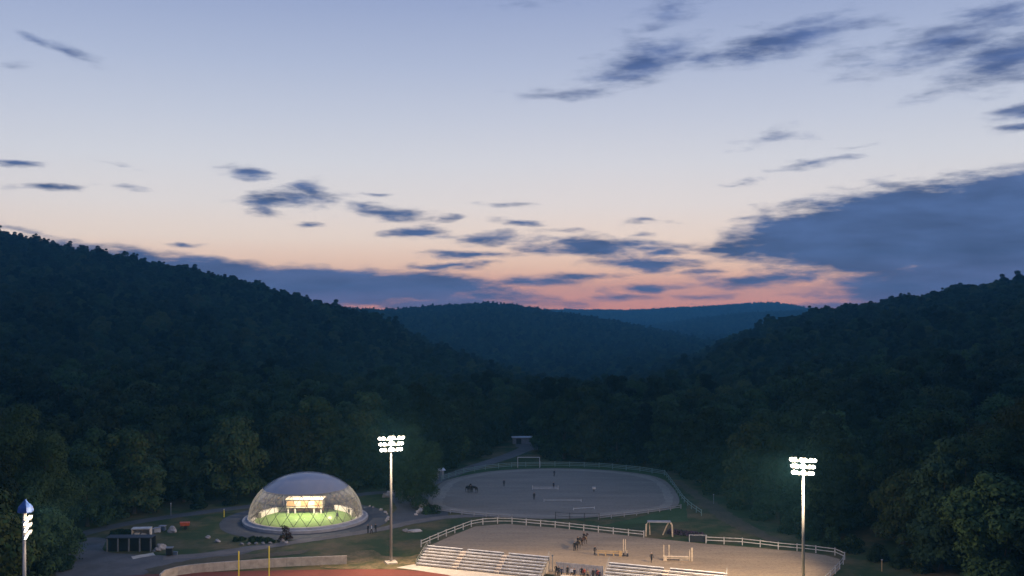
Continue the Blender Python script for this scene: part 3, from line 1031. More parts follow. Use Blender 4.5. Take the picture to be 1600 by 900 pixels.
bleacher(0, [(0, 6.6), (7.6, 14.2), (15.1, 22.3)], 'cream bleachers of three bays with two aisles, left of the white panel wall')
bleacher(32.5, [(0, 9.0), (10.0, 19)], 'cream bleachers right of the white panel wall, cut by the bottom edge')

# panel wall with spectators between the bleachers
pw0 = B0 + BU * 23.6 + BN * 4.4
t = empty('panel_wall', (pw0.x, pw0.y, 0), 'white slatted panel wall with people in front between the bleachers', 'wall', rz=math.atan2(BU.y, BU.x))
b = MB()
for i in range(27):
    b.box((i * .3 + .15, random.uniform(-.01, .01), .95 + random.uniform(-.03, .03)), (.25, .05, 1.7))
b.build('panel', M['white_paint'], t)
MB().box((4.05, .06, 1.5), (8.1, .05, .1)).box((4.05, .06, .5), (8.1, .05, .1)).build('rail', M['pale_timber'], t)
p = B0 + BU * 27.2 + BN * .9
t = empty('platform', (p.x, p.y, 0), 'low tan platform in front of the spectators at the panel wall', 'platform', rz=math.atan2(BU.y, BU.x))
MB().box((0, 0, .55), (3.4, 1.2, .12)).build('top', M['steps'], t)
for sx in (-1.5, 1.5):
    for sy in (-.45, .45): MB().box((sx, sy, .25), (.1, .1, .48)).build('leg', M['grey_post'], t)
p = B0 + BU * 22.9 + BN * 4.7
t = empty('sign_post', (p.x, p.y, 0), 'thin dark post at the right end of the left bleachers', 'post')
MB().tube([(0, 0, 0), (0, 0, 2.6)], .06, 8).build('pole', M['grey_post'], t)
MB().box((0, 0, 2.7), (.3, .12, .3)).build('head', M['grey_post'], t)


# ------------------------------------------------------------------ people and horses
def skin(name, V, E, rad, mats, pick, sub=1, root=0):
    me = bpy.data.meshes.new(name)
    me.from_pydata(V, E, [])
    o = bpy.data.objects.new(name, me)
    C.objects.link(o)
    if not me.skin_vertices: me.attributes and None
    sk = o.modifiers.new('skin', 'SKIN')
    if len(me.skin_vertices) == 0:
        bm = bmesh.new(); bm.from_mesh(me); bm.verts.layers.skin.verify(); bm.to_mesh(me); bm.free()
    for i, r_ in enumerate(rad):
        d = me.skin_vertices[0].data[i]
        d.radius = r_ if isinstance(r_, tuple) else (r_, r_)
        d.use_root = (i == root)
    ss = o.modifiers.new('sub', 'SUBSURF'); ss.levels = ss.render_levels = sub
    dg = bpy.context.evaluated_depsgraph_get()
    out = bpy.data.meshes.new_from_object(o.evaluated_get(dg))
    out.name = name
    bpy.data.objects.remove(o); bpy.data.meshes.remove(me)
    out.materials.clear()
    for m in mats: out.materials.append(m)
    for p in out.polygons:
        p.material_index = pick(p.center)
        p.use_smooth = True
    return out


def person_mesh(top, legs, pose='stand', hat=None):
    V = [(0, 0, .95), (0, 0, 1.12), (0, .0, 1.33), (0, 0, 1.47), (0, -.01, 1.56), (0, -.02, 1.65), (0, -.01, 1.76)]
    Rr = [(.155, .11), (.145, .10), (.165, .105), (.065, .06), (.062, .062), (.092, .105), (.055, .065)]
    E = [(0, 1), (1, 2), (2, 3), (3, 4), (4, 5), (5, 6)]

    def chain(start, pts, rs):
        prev = start
        for p_, r_ in zip(pts, rs):
            V.append(p_); Rr.append(r_); E.append((prev, len(V) - 1)); prev = len(V) - 1
    if pose == 'ride':
        chain(0, [(-.14, -.05, .9), (-.27, -.42, .72), (-.29, -.36, .30), (-.29, -.50, .24)], [.09, .075, .055, .04])
        chain(0, [(.14, -.05, .9), (.27, -.42, .72), (.29, -.36, .30), (.29, -.50, .24)], [.09, .075, .055, .04])
        chain(2, [(-.2, 0, 1.38), (-.25, -.06, 1.12), (-.1, -.34, 1.08), (-.07, -.42, 1.08)], [.06, .048, .04, .035])
        chain(2, [(.2, 0, 1.38), (.25, -.06, 1.12), (.1, -.34, 1.08), (.07, -.42, 1.08)], [.06, .048, .04, .035])
    else:
        a = .0 if pose == 'stand' else .22
        chain(0, [(-.1, 0, .86), (-.11, -a * .6, .48), (-.12, -a * .5 + .02, .09), (-.13, -a * .5 - .14, .04)], [.10, .072, .05, .042])
        chain(0, [(.1, 0, .86), (.11, a * .5, .48), (.12, a * 1.2 + .02, .09), (.13, a * 1.2 - .12, .04)], [.10, .072, .05, .042])
        if pose == 'hips':
            chain(2, [(-.2, 0, 1.39), (-.36, .05, 1.14), (-.2, -.08, .98), (-.16, -.1, .97)], [.06, .048, .038, .036])
        else:
            chain(2, [(-.2, 0, 1.39), (-.25, .03 + a * .6, 1.11), (-.26, -.05 + a * .5, .85), (-.26, -.07 + a * .5, .77)], [.06, .048, .038, .036])
        chain(2, [(.2, 0, 1.39), (.25, .03 - a * .6, 1.11), (.26, -.05 - a * .9, .85), (.26, -.07 - a, .77)], [.06, .048, .038, .036])

    def pick(c):
        if c.z > 1.70 or (c.z > 1.60 and c.y > .02): return 3
        if c.z > 1.49: return 2
        if c.z < .83 and abs(c.x) > .225 and pose != 'ride': return 2
        if c.z < (.97 if pose != 'ride' else .95): return 1
        return 0
    return skin('person', V, E, Rr, [M[top], M[legs], M['skin'], M[hat or 'hair']], pick)


PM = {}


def person(loc, rz, top, legs, label, pose='stand', group=None, hat=None, z=0.0, name='person'):
    key = (top, legs, pose, hat)
    if key not in PM: PM[key] = person_mesh(*key)
    o = link_mesh(name, PM[key], None, (loc[0], loc[1], z), rz)
    return tag(o, label, 'person', group)


def horse_mesh(m, m2):
    # faces -Y
    V = [(0, .55, 1.28), (0, .1, 1.20), (0, -.35, 1.22), (0, -.62, 1.30), (0, -.88, 1.62), (0, -1.05, 1.88), (0, -1.22, 1.86), (0, -1.48, 1.60), (0, -1.55, 1.52)]
    Rr = [(.25, .29), (.26, .29), (.24, .29), (.20, .26), (.12, .19), (.09, .13), (.095, .12), (.06, .075), (.05, .055)]
    E = [(i, i + 1) for i in range(8)]

    def chain(start, pts, rs):
        prev = start
        for p_, r_ in zip(pts, rs):
            V.append(p_); Rr.append(r_); E.append((prev, len(V) - 1)); prev = len(V) - 1
    for sx, dy in ((-1, .05), (1, -.12)):
        chain(0, [(sx * .17, .70, 1.05), (sx * .19, .55 + dy, .80), (sx * .19, .82 + dy, .50), (sx * .19, .74 + dy, .12), (sx * .19, .66 + dy, .04)], [.17, .11, .06, .05, .065])
    for sx, dy in ((-1, -.1), (1, .08)):
        chain(3, [(sx * .15, -.52, 1.02), (sx * .16, -.56 + dy * .5, .80), (sx * .16, -.56 + dy, .48), (sx * .16, -.54 + dy, .12), (sx * .16, -.60 + dy, .04)], [.14, .09, .06, .045, .06])
    chain(0, [(0, .86, 1.34), (0, 1.02, 1.0), (0, 1.04, .62)], [.07, .08, .04])
    chain(5, [(.06, -1.0, 2.04)], [.03]); chain(5, [(-.06, -1.0, 2.04)], [.03])

    def pick(c):
        if c.y > .95 or (c.z > 1.5 and c.y > -.9 + (1.9 - c.z) * .7 and abs(c.x) < .07 and c.y < -.5): return 1
        if c.z < .16: return 1
        return 0
    return skin('horse', V, E, Rr, [m, m2], pick, root=1)


HM = {}


def horse(loc, rz, m, label, group=None):
    if m not in HM: HM[m] = horse_mesh(M[m], M['black_plastic'])
    t = tag(link_mesh('horse', HM[m], None, (loc[0], loc[1], 0.06), rz), label, 'horse', group)
    b = MB().box((0, -.02, 1.51), (.46, .62, .06), taper=.7).box((0, .22, 1.56), (.34, .12, .1)).box((0, -.28, 1.56), (.2, .1, .1))
    b.build('saddle', M['black_plastic'], t)
    return t


def rider(hloc, rz, top, label):
    return person(hloc, rz, top, 'tan_cloth', label, 'ride', z=.72, hat='black_plastic')


# far arena
for (px, py), rz, lab in (((731, 770), .5, 'dark horse on the left of the pair at the left of the far arena'), ((741, 770), -2.2, 'dark horse on the right of the pair at the left of the far arena')):
    horse(G(px, py), rz, 'horse_dark', lab, 'two horses in the far arena')
person(G(736, 769.5), .3, 'dark_cloth', 'dark_cloth', 'dark clad person standing between the two horses of the far arena')
person(G(787.5, 760), 0, 'navy_cloth', 'dark_cloth', 'dark figure standing alone at the back left of the far arena')
person(G(866, 744.5), 1, 'navy_cloth', 'dark_cloth', 'dark figure farthest back in the far arena, behind the jump', 'walk')
person(G(865, 764), -.6, 'navy_cloth', 'dark_cloth', 'dark figure standing at the far arena jump')
person(G(834.5, 781), .2, 'dark_cloth', 'dark_cloth', 'black clad figure in front of the far arena jump, facing the stands')


def jump(p, w, label, m='dull_white', wing=1.3, rails=(.5, .85), rz=0.0, panel=False, group=None):
    t = empty('horse_jump', p, label, 'jump', group, rz)
    for x in (0, w):
        MB().box((x, 0, wing / 2), (.12, .12, wing)).box((x, 0, .05), (.14, .7, .1)).build('standard', M[m], t)
    for z in rails:
        MB().tube([(.07, -.08, z), (w - .07, -.08, z)], .055, 8).build('pole', M[m], t)
    if panel: MB().box((w / 2, .02, .33), (w - .3, .18, .5)).build('panel', M[m], t)
    return t


jump(G(832, 765), 6.2, 'low pale jump in the middle of the far arena', rails=(.25, .6), wing=1.0)
jump(G(850, 784), 8.4, 'long low grey pole on blocks in the far arena, in front of the figures', rails=(.4,), wing=.6)
jump(G(896, 797), 4.8, 'low tilted pole near the front of the far arena', rails=(.35,), wing=.5, rz=.25)
p = G(928, 768)
t = empty('cone_marker', p, 'small white topped marker on the right of the far arena', 'marker')
MB().lathe([(.28, 0), (.28, .05), (.12, .1), (.08, .6)], 12).build('base', M['dark_metal'], t)
MB().box((0, 0, .85), (.8, .3, .5)).build('board', M['dull_white'], t)

# near arena
h1 = G(903, 859); h2 = G(912.5, 852)
horse(h1, 2.7, 'horse_dark', 'dark ridden horse nearer the stands in the near arena', 'ridden horses in the near arena'); rider(h1, 2.7, 'dark_cloth', 'rider in black on the nearer horse of the near arena')
horse(h2, 2.5, 'horse_bay', 'bay ridden horse farther from the stands in the near arena', 'ridden horses in the near arena'); rider(h2, 2.5, 'dark_cloth', 'rider in black on the farther horse of the near arena')
person(G(897.5, 861), 0, 'dark_cloth', 'dark_cloth', 'dark clad person standing left of the two ridden horses')
person(G(1018, 879), .4, 'dark_cloth', 'dark_cloth', 'person in dark clothes with white hat alone in the near arena', 'hips', hat='white_cloth')
person(G(929.5, 868), .9, 'dark_cloth', 'dark_cloth', 'dark clad person at the left end of the timber jump', 'walk')
# timber jump
p = G(932, 868)
t = empty('horse_jump', p, 'tan timber jump with tall pale standards at its right end', 'jump', rz=-.12)
MB().box((2.3, 0, .55), (4.5, .35, .12)).box((2.3, .02, .85), (4.5, .12, .14)).box((4.2, 0, .5), (.5, .5, .9)).build('rail_box', M['timber'], t)
for x in (.3, 1.6, 3.0): MB().box((x, 0, .25), (.2, .3, .46)).build('foot', M['timber'], t)
for x, y in ((4.75, .2), (5.1, .1), (5.35, -.1)): MB().box((x, y, 1.5 if x < 5.3 else .55), (.12, .12, 3.0 if x < 5.3 else 1.1)).build('standard', M['pale_timber'], t)
for x in (4.8, 5.45): MB().box((x, -.1, .3), (.3, .4, .6)).build('block', M['dark_metal'], t)
# panelled jump
p = G(1036, 876)
t = empty('horse_jump', p, 'pale panelled jump with two thin posts left and one thick post right', 'jump', rz=-.08)
MB().box((2.2, 0, .75), (4.4, .4, .16)).box((2.2, .02, .42), (4.5, .3, .1)).box((.35, 0, .4), (.6, .5, .8)).build('rail_box', M['pale_timber'], t)
MB().box((3.6, 0, .2), (1.6, .3, .3)).build('block', M['deck'], t)
for x in (.15, 1.05): MB().box((x, .25, 1.35), (.12, .12, 2.7)).build('standard', M['pale_timber'], t)
for x, w, z in ((4.55, .14, 2.0), (4.95, .26, 2.35)): MB().box((x, -.05, z / 2), (w, w, z)).build('standard', M['pale_timber'], t)

# spectators by the panel wall
tops = ['dark_cloth', 'dark_cloth', 'navy_cloth', 'dark_cloth', 'white_cloth', 'navy_cloth', 'dark_cloth', 'red_cloth', 'tan_cloth', 'dark_cloth', 'red_cloth']
desc = {'dark_cloth': 'black', 'navy_cloth': 'navy', 'white_cloth': 'white', 'red_cloth': 'red', 'tan_cloth': 'tan'}
ordn = ['first', 'second', 'third', 'fourth', 'fifth', 'sixth', 'seventh', 'eighth', 'ninth', 'tenth', 'eleventh']
for i, tp in enumerate(tops):
    q = B0 + BU * (24.0 + i * .72 + random.uniform(-.15, .15)) + BN * (3.0 - (i % 3) * .55 + random.uniform(-.2, .2))
    person(q, random.uniform(-.6, .6) + (math.pi if i % 4 == 1 else 0), tp, 'dark_cloth', f'spectator in {desc[tp]} by the white panel wall, {ordn[i]} of the row from its left end', 'stand' if i % 2 else 'hips', 'spectators in front of the panel wall')
for i, (s, n_) in enumerate(((31.0, 3.0), (31.6, 2.2))):
    q = B0 + BU * s + BN * n_
    person(q, .3 * i, 'navy_cloth', 'dark_cloth', ['navy clad person beside the left end of the right bleachers, farther back', 'navy clad person beside the left end of the right bleachers, nearer the track'][i], 'stand')

# people right of the dome and inside it
for i, (px, py, tp, lab) in enumerate(((575, 833, 'dark_cloth', 'tall dark figure on the path right of the dome, left of the trio'), (580.5, 834, 'white_cloth', 'figure in white in the middle of the trio right of the dome'), (587, 832, 'dark_cloth', 'dark figure on the right of the trio right of the dome'))):
    person(G(px, py), random.uniform(-2, 2), tp, 'dark_cloth', lab, 'walk' if i == 1 else 'stand')
person(G(527, 812, .3), 0, 'dark_cloth', 'dark_cloth', 'dark figure on the green pitch inside the dome, nearer the glass', z=.3)
person(G(545, 806, .3), 0, 'dark_cloth', 'dark_cloth', 'dark figure at the right end of the pitch inside the dome', 'walk', z=.3)

# ------------------------------------------------------------------ concrete wall, goal posts
wp = smooth_path(px_poly([(250, 912), (262, 903), (300, 896), (370, 890), (450, 885), (542, 881.5)]), 6)
t = empty('retaining_wall', (wp[-1].x, wp[-1].y, 0), 'low curved concrete wall of panels behind the running track', 'wall')
L = [0]
for a, c in zip(wp, wp[1:]): L.append(L[-1] + (c - a).length)
n = 13


def along(s):
    for i in range(len(wp) - 1):
        if s <= L[i + 1] + 1e-6: return wp[i].lerp(wp[i + 1], (s - L[i]) / (L[i + 1] - L[i]))
    return wp[-1]


for i in range(n):
    a, c = along(L[-1] * i / n), along(L[-1] * (i + 1) / n)
    d = c - a
    m_ = (a + c) / 2 - wp[-1]
    MB().box((m_.x, m_.y, .74), (d.length - .03, .28, 1.48), math.atan2(d.y, d.x)).build('panel', M['concrete'], t, bevel=.015)
p = Vector((-37.4, 139.2, 0))
t = empty('goal_post', p, 'yellow football goal post at the bottom edge, left of the bleachers', 'goal post', rz=math.atan2(2.9, 3.6))
for x in (-2.32, 2.32): MB().tube([(x, 0, 3.05), (x, 0, 9.0)], .085, 10).build('upright', M['yellow'], t)
MB().tube([(-2.4, 0, 3.05), (2.4, 0, 3.05)], .1, 10).build('crossbar', M['yellow'], t)
MB().tube([(0, -1.4, 0), (0, -1.3, 2.0), (0, -.7, 2.9), (0, 0, 3.05)], .14, 10).build('gooseneck', M['yellow'], t)

# ------------------------------------------------------------------ yard clutter on the left
p = G(166, 862)
t = empty('storage_bay', p, 'row of four dark storage bays with grey posts on the gravel yard', 'storage bays', rz=.02)
MB().box((4.0, 2.2, 1.2), (8.2, .12, 2.3)).build('back_wall', M['dark_metal'], t)
for k in range(5): MB().box((.12 + k * 1.95, 0, 1.22), (.2, .2, 2.44)).build('post', M['grey_post'], t)
for k in range(4): MB().box((.12 + k * 1.95 + .975, .35, 1.15), (1.7, .08, 2.25)).build('panel', M['black_plastic'], t)
MB().box((4.0, 1.05, 2.48), (8.3, 2.5, .1)).build('roof', M['dark_metal'], t)

p = G(207, 842)
t = empty('market_trailer', p, 'white framed trailer with open front behind the storage bays', 'trailer', rz=.1)
MB().box((1.7, 0, 2.0), (3.5, 1.7, .16)).build('roof', M['white_paint'], t)
MB().box((1.7, .8, 1.2), (3.3, .06, 1.4)).build('back_wall', M['white_paint'], t)
MB().box((.06, 0, 1.2), (.12, 1.5, 1.44)).box((3.34, 0, 1.2), (.14, 1.5, 1.44)).build('side_wall', M['white_paint'], t)
MB().box((1.7, 0, .48), (3.4, 1.6, .14)).build('floor', M['wall_grey'], t)
MB().box((.9, -.2, .85), (.8, .8, .6)).box((2.2, -.1, .8), (1.0, .8, .5)).build('load', M['canvas'], t)
for x in (.6, 2.8):
    o = MB().lathe([(.05, -.1), (.34, -.1), (.36, 0), (.34, .1), (.05, .1)], 16).build('wheel', M['black_plastic'], t)
    o.rotation_euler = (0, R(90), 0); o.location = (x, -.7, .36); o.rotation_euler = (R(90), 0, 0)

for i, (px, py, m_, lab) in enumerate(((236, 834, 'blue_grey', 'blue grey crate next to the white trailer on its right'), (246, 832, 'dull_white', 'pale crate between two blue grey crates by the service road'), (254, 829, 'blue_grey', 'blue grey crate close to the pale tarpaulin heap'))):
    t = empty('crate', G(px, py), lab, 'crate', 'crates behind the storage bays', random.uniform(-.4, .4))
    MB().box((0, 0, .5), (1.2, .9, .8), taper=.94).build('body', M[m_], t, bevel=.03)
    MB().box((0, 0, .94), (1.28, .98, .08)).build('lid', M['wall_grey'], t)
    MB().box((-.4, 0, .05), (.15, .9, .1)).box((.4, 0, .05), (.15, .9, .1)).build('skid', M['deck'], t)
rock(269, 832, (1.9, 1.1, 1.7), 'pale rounded boulder between the crates and the orange cart', 'pale_rock', 'boulder')
rock(252, 858, (1.9, 1.2, 1.5), 'pale leaning rock between the storage bays and the black bin', 'pale_rock')
rock(245, 861, (1.5, 1.0, .9), 'small pale rock at the foot of the leaning rock by the bin')
rock(325, 841, (1.0, .7, .7), 'small white rock on the grass left of the dome, farther from the path', 'pale_rock')
rock(340, 847, (1.2, .8, .8), 'white rock on the grass left of the dome, nearer the path', 'pale_rock')
rock(150, 815, (2.0, 1.0, .7), 'pale flat rock beside the road at the foot of the big left tree')
# orange cart
p = G(289, 827)
t = empty('hand_cart', p, 'orange tipping cart on the grass left of the dome', 'cart', rz=.3)
b = MB(); b.add([(-.8, -.5, .75), (.8, -.5, .75), (.8, .5, .75), (-.8, .5, .75), (-.98, -.65, 1.45), (.95, -.65, 1.35), (.95, .65, 1.35), (-.98, .65, 1.45)], [(0, 3, 2, 1), (0, 1, 5, 4), (1, 2, 6, 5), (2, 3, 7, 6), (3, 0, 4, 7), (4, 5, 6, 7)])
b.build('tub', M['tarp_orange'], t, bevel=.04)
for y in (-.45, .45):
    o = MB().lathe([(.05, -.06), (.3, -.06), (.33, 0), (.3, .06), (.05, .06)], 14).build('wheel', M['black_plastic'], t); o.rotation_euler = (R(90), 0, 0); o.location = (.1, y, .33)
MB().tube([(-.5, -.3, .75), (-.9, -.3, .3), (-1.0, -.3, 0)], .04, 6).tube([(-.5, .3, .75), (-.9, .3, .3), (-1.0, .3, 0)], .04, 6).tube([(.8, 0, .7), (.1, 0, .33)], .04, 6).build('strut', M['dark_metal'], t)
# black bin
p = G(265, 868)
t = empty('rubbish_bin', p, 'black wheeled bin on the yard right of the storage bays', 'bin', rz=.1)
MB().box((0, 0, .75), (1.0, .9, 1.2), taper=1.12).build('body', M['black_plastic'], t, bevel=.04)
MB().box((0, 0, 1.42), (1.2, 1.1, .12)).box((0, -.5, 1.38), (.6, .08, .08)).build('lid', M['grey_post'], t)
for x in (-.4, .4):
    o = MB().lathe([(.02, -.05), (.15, -.05), (.15, .05), (.02, .05)], 12).build('wheel', M['dark_metal'], t); o.rotation_euler = (0, R(90), 0); o.location = (x, .3, .15)
t = empty('grit_box', G(274, 867), 'small blue grey box beside the black bin', 'box')
MB().box((0, 0, .25), (.8, .6, .5), taper=.92).build('body', M['blue_grey'], t, bevel=.02)
MB().box((0, 0, .53), (.84, .64, .06)).build('lid', M['blue_grey'], t)
# posts
for px, py, h, m_, lab in ((350, 808, 1.6, 'yellow', 'short yellow marker post on the verge left of the dome'), (267, 806, 2.6, 'grey_post', 'thin pale post at the edge of the wood above the service road'), (1378, 893, 1.9, 'timber', 'dim yellow marker post in the grass right of the near arena'), (1115, 787, 2.0, 'grey_post', 'thin grey post beside the dirt track')):
    t = empty('marker_post', G(px, py), lab, 'post')
    MB().tube([(0, 0, 0), (0, 0, h)], .09, 8).build('stake', M[m_], t)
    MB().box((0, 0, h + .05), (.24, .24, .1)).build('cap', M['dull_white'], t)
# stand of shrubs behind the bays
for i in range(6):
    shrub(176 + i * 6, 842 - i * .8, 1.2 + .5 * random.random(), 2.0, 'low dark shrub growing behind the storage bays', ('leaf_dark', 'leaf'), 'shrubs behind the storage bays', seed=600 + i)
for i, (px, py, h, w) in enumerate(((60, 898, 3.0, 5), (95, 890, 2.2, 4), (28, 905, 3.4, 5), (78, 868, 3, 4.5), (105, 862, 2.2, 3.4), (120, 846, 2.4, 3.6))):
    shrub(px, py, h, w, 'dark bushy undergrowth at the left end of the yard', ('leaf_dark', 'leaf'), 'bushes at the left end of the yard', seed=620 + i)
# things in front of the dome
shrub(447, 843, 2.5, 2.7, 'rust red shrub in front of the dome ring', ('leaf_rust', 'leaf_dark'), None, seed=650)
shrub(441, 846, 1.1, 1.8, 'dark low shrub left of the rust red shrub', ('leaf_dark', 'leaf_rust'), None, seed=651)
rock(440, 847, (1.1, .8, 1.0), 'grey stone at the foot of the rust red shrub', 'rock')
rock(447, 849, (.7, .6, .6), 'round white stone in front of the rust red shrub', 'pale_rock')
for i in range(7):
    shrub(372 + i * 9 + random.uniform(-4, 4), 847 + random.uniform(-2.5, 2.5) - i * .2, random.uniform(.35, .75), random.uniform(1.2, 2.4), 'low dark planting on the bank left of the rust red shrub', ('leaf_dark', 'leaf'), 'low planting in front of the dome', seed=660 + i)
for i in range(5):
    rock(378 + i * 11, 851 - i * .4, (.9, .6, .5), 'small grey stone among the low planting in front of the dome', 'rock', group='stones among the low planting')
t = empty('bench', G(482, 831.5), 'pale bench with dark underside at the front of the dome ring', 'bench')
MB().box((0, 0, .62), (2.3, .8, .14)).build('seat', M['dull_white'], t)
for x in (-.9, .9): MB().box((x, 0, .28), (.2, .7, .54)).build('leg', M['dark_metal'], t)
MB().box((0, .05, .3), (1.5, .06, .45)).build('back_panel', M['dark_metal'], t)
rock(492, 831, (1.0, .9, 1.1), 'brown boulder at the right end of the bench before the dome', 'rock')
# stones along the forecourt edge right of the dome
for i in range(9):
    q = R(-8 + i * 7 + random.uniform(-3, 3))
    s_ = random.uniform(.3, .7)
    o = link_mesh('edging_stone', rock_mesh(800 + i, (s_ * 1.2, s_, s_), M['pale_rock']), None, (DX + 16.9 * math.cos(q), DY + 16.9 * math.sin(q), .2), random.random() * 6)
    tag(o, 'pale edging stone on the rim of the dome forecourt', 'stone', 'edging stones right of the dome')
rock(648, 831, (3.0, 1.5, .7), 'long pale slab of rock on the grass above the bleachers', 'pale_rock', 'boulder')
rock(634, 831, (1.4, 1.0, .8), 'reddish grey rock left of the long pale slab', 'rock')
for i, (px, py) in enumerate(((604, 777), (610, 774), (617, 772), (624, 771), (634, 776), (641, 777), (646, 778))):
    rock(px, py, (2.0, 1.2, 1.3 + .5 * random.random()), 'pale rock in the bank of rocks behind the turning area', 'pale_rock' if i % 2 else 'rock', group='bank of rocks behind the turning area')
for i, (px, py, s_) in enumerate(((660, 793, 1.6), (657, 801, 1.8), (664, 799, 1.2), (650, 805, .8))):
    rock(px, py, (s_, s_ * .8, s_ * .8), 'pale rock at the foot of the lone round tree by the far arena', 'pale_rock', group='rocks under the lone round tree')
for i, (px, py) in enumerate(((672, 801), (680, 802), (666, 803))):
    shrub(px, py, 1.7, 2.6, 'dark bush at the left corner of the far arena', ('leaf_dark', 'leaf'), 'bushes at the left corner of the far arena', seed=700 + i)
# kiosk
p = G(687, 748)
t = empty('kiosk', p, 'small grey hut with pale roof by the lane to the clearing', 'hut', rz=.2)
MB().box((0, 0, 1.15), (2.0, 1.8, 2.3)).build('wall', M['wall_grey'], t)
MB().box((0, 0, 2.45), (2.9, 2.6, .32), taper=.8).build('roof', M['roof_pale'], t)
MB().box((.1, -.92, 1.0), (.8, .05, 1.9)).build('door', M['blue_grey'], t)
# clearing shed
p = G(816, 693)
t = empty('shed', p, 'low pale roofed shed in the clearing at the end of the lane', 'shed', rz=.05)
MB().box((0, 0, 1.0), (6.2, 2.4, 2.0)).build('wall', M['wall_grey'], t)
MB().box((0, 0, 2.1), (6.8, 3.0, .2)).build('roof', M['roof_pale'], t)
MB().box((-1.2, -1.22, .9), (1.6, .05, 1.7)).build('door', M['dark_metal'], t)
# undergrowth along the wood's edge
ue = [(160, 813), (185, 809), (310, 794), (360, 788), (430, 779), (500, 772), (545, 768), (590, 762), (705, 731), (760, 711), (870, 720), (930, 723), (985, 727), (1040, 735), (1075, 748), (1110, 772), (1150, 795), (1185, 812), (1230, 832), (1262, 842), (1300, 855), (1330, 862), (1372, 876), (1410, 888), (1440, 896)]
for i, (px, py) in enumerate(ue):
    side = 'behind the service road' if px < 600 else ('along the lane to the clearing' if px < 800 else ('behind the far arena' if px < 1060 else 'on the grass slope right of the arenas'))
    shrub(px, py, 2.6 + 1.4 * random.random(), 4.5, f'dark bush at the edge of the wood {side}', ('leaf_dark', 'leaf_olive' if i % 3 == 0 else 'leaf'), 'bushes along the edge of the wood', seed=720 + i)

# ------------------------------------------------------------------ haze
hz = MB().box((0, 2100, 52), (9400, 5200, 180)).build('haze', [])
hm = bpy.data.materials.new('haze'); hm.use_nodes = True
nt = hm.node_tree; nt.nodes.clear()
o_ = nt.nodes.new('ShaderNodeOutputMaterial'); pv_ = nt.nodes.new('ShaderNodeVolumePrincipled')
pv_.inputs['Color'].default_value = (.22, .72, 1.0, 1)
pv_.inputs['Density'].default_value = 1.5e-4
pv_.inputs['Anisotropy'].default_value = .0
nt.links.new(pv_.outputs[0], o_.inputs['Volume'])
hz.data.materials.clear(); hz.data.materials.append(hm)
tag(hz, 'blue evening haze filling the valley', 'haze', None, 'stuff')

# ------------------------------------------------------------------ sky
W = bpy.data.worlds.new('World'); S.world = W; W.use_nodes = True
nt = W.node_tree; nt.nodes.clear()
L_ = nt.links.new


def nd(t, **k):
    n = nt.nodes.new(t)
    for a, b_ in k.items(): setattr(n, a, b_)
    return n


def ma(op, a, b_=None, c=None, clamp=False):
    n = nd('ShaderNodeMath', operation=op, use_clamp=clamp)
    for i, v in enumerate((a, b_, c)):
        if v is None: continue
        if isinstance(v, (int, float)): n.inputs[i].default_value = v
        else: L_(v, n.inputs[i])
    return n.outputs[0]


tc = nd('ShaderNodeTexCoord')
sx = nd('ShaderNodeSeparateXYZ'); L_(tc.outputs['Generated'], sx.inputs[0])
az = ma('MULTIPLY', ma('ARCTAN2', sx.outputs[0], sx.outputs[1]), 57.29578)
el = ma('MULTIPLY', ma('ARCSINE', sx.outputs[2]), 57.29578)


def ramp(fac, stops):
    n = nd('ShaderNodeValToRGB')
    cr = n.color_ramp
    while len(cr.elements) < len(stops): cr.elements.new(.5)
    for e, (p_, c) in zip(cr.elements, stops):
        e.position = p_; e.color = c
    L_(fac, n.inputs[0])
    return n.outputs[0]


fe = ma('DIVIDE', el, 40.0, clamp=True)
S_WARM = [(0, (255, 165, 128)), (1.2, (255, 184, 148)), (2.4, (253, 211, 182)), (4.0, (246, 226, 211)), (6.0, (233, 226, 224)), (8.5, (218, 220, 228)), (11, (201, 208, 225)), (14, (180, 192, 219)), (17.8, (154, 170, 208)), (28, (132, 157, 213)), (40, (126, 156, 216))]
S_COOL = [(0, (150, 135, 155)), (3, (165, 155, 175)), (8, (155, 165, 200)), (16, (135, 158, 210)), (40, (124, 155, 216))]
warm = ramp(fe, [(a / 40, lin(*c)) for a, c in S_WARM])
cool = ramp(fe, [(a / 40, lin(*c)) for a, c in S_COOL])
glow = nd('ShaderNodeMapRange', interpolation_type='SMOOTHSTEP'); glow.inputs[1].default_value = .35; glow.inputs[2].default_value = .92
L_(ma('COSINE', ma('MULTIPLY', ma('SUBTRACT', az, 4.0), math.pi / 180)), glow.inputs[0])
mixg = nd('ShaderNodeMix', data_type='RGBA'); L_(glow.outputs[0], mixg.inputs['Factor']); L_(cool, mixg.inputs['A']); L_(warm, mixg.inputs['B'])
# the physical twilight sky underneath
sky = nd('ShaderNodeTexSky', sky_type='NISHITA'); sky.sun_disc = False; sky.sun_elevation = R(0.5); sky.sun_rotation = R(6); sky.dust_density = 2
skm = nd('ShaderNodeMix', data_type='RGBA'); skm.inputs['Factor'].default_value = .04
sks = nd('ShaderNodeVectorMath', operation='SCALE'); sks.inputs['Scale'].default_value = .12; L_(sky.outputs[0], sks.inputs[0])
L_(mixg.outputs['Result'], skm.inputs['A']); L_(sks.outputs[0], skm.inputs['B'])

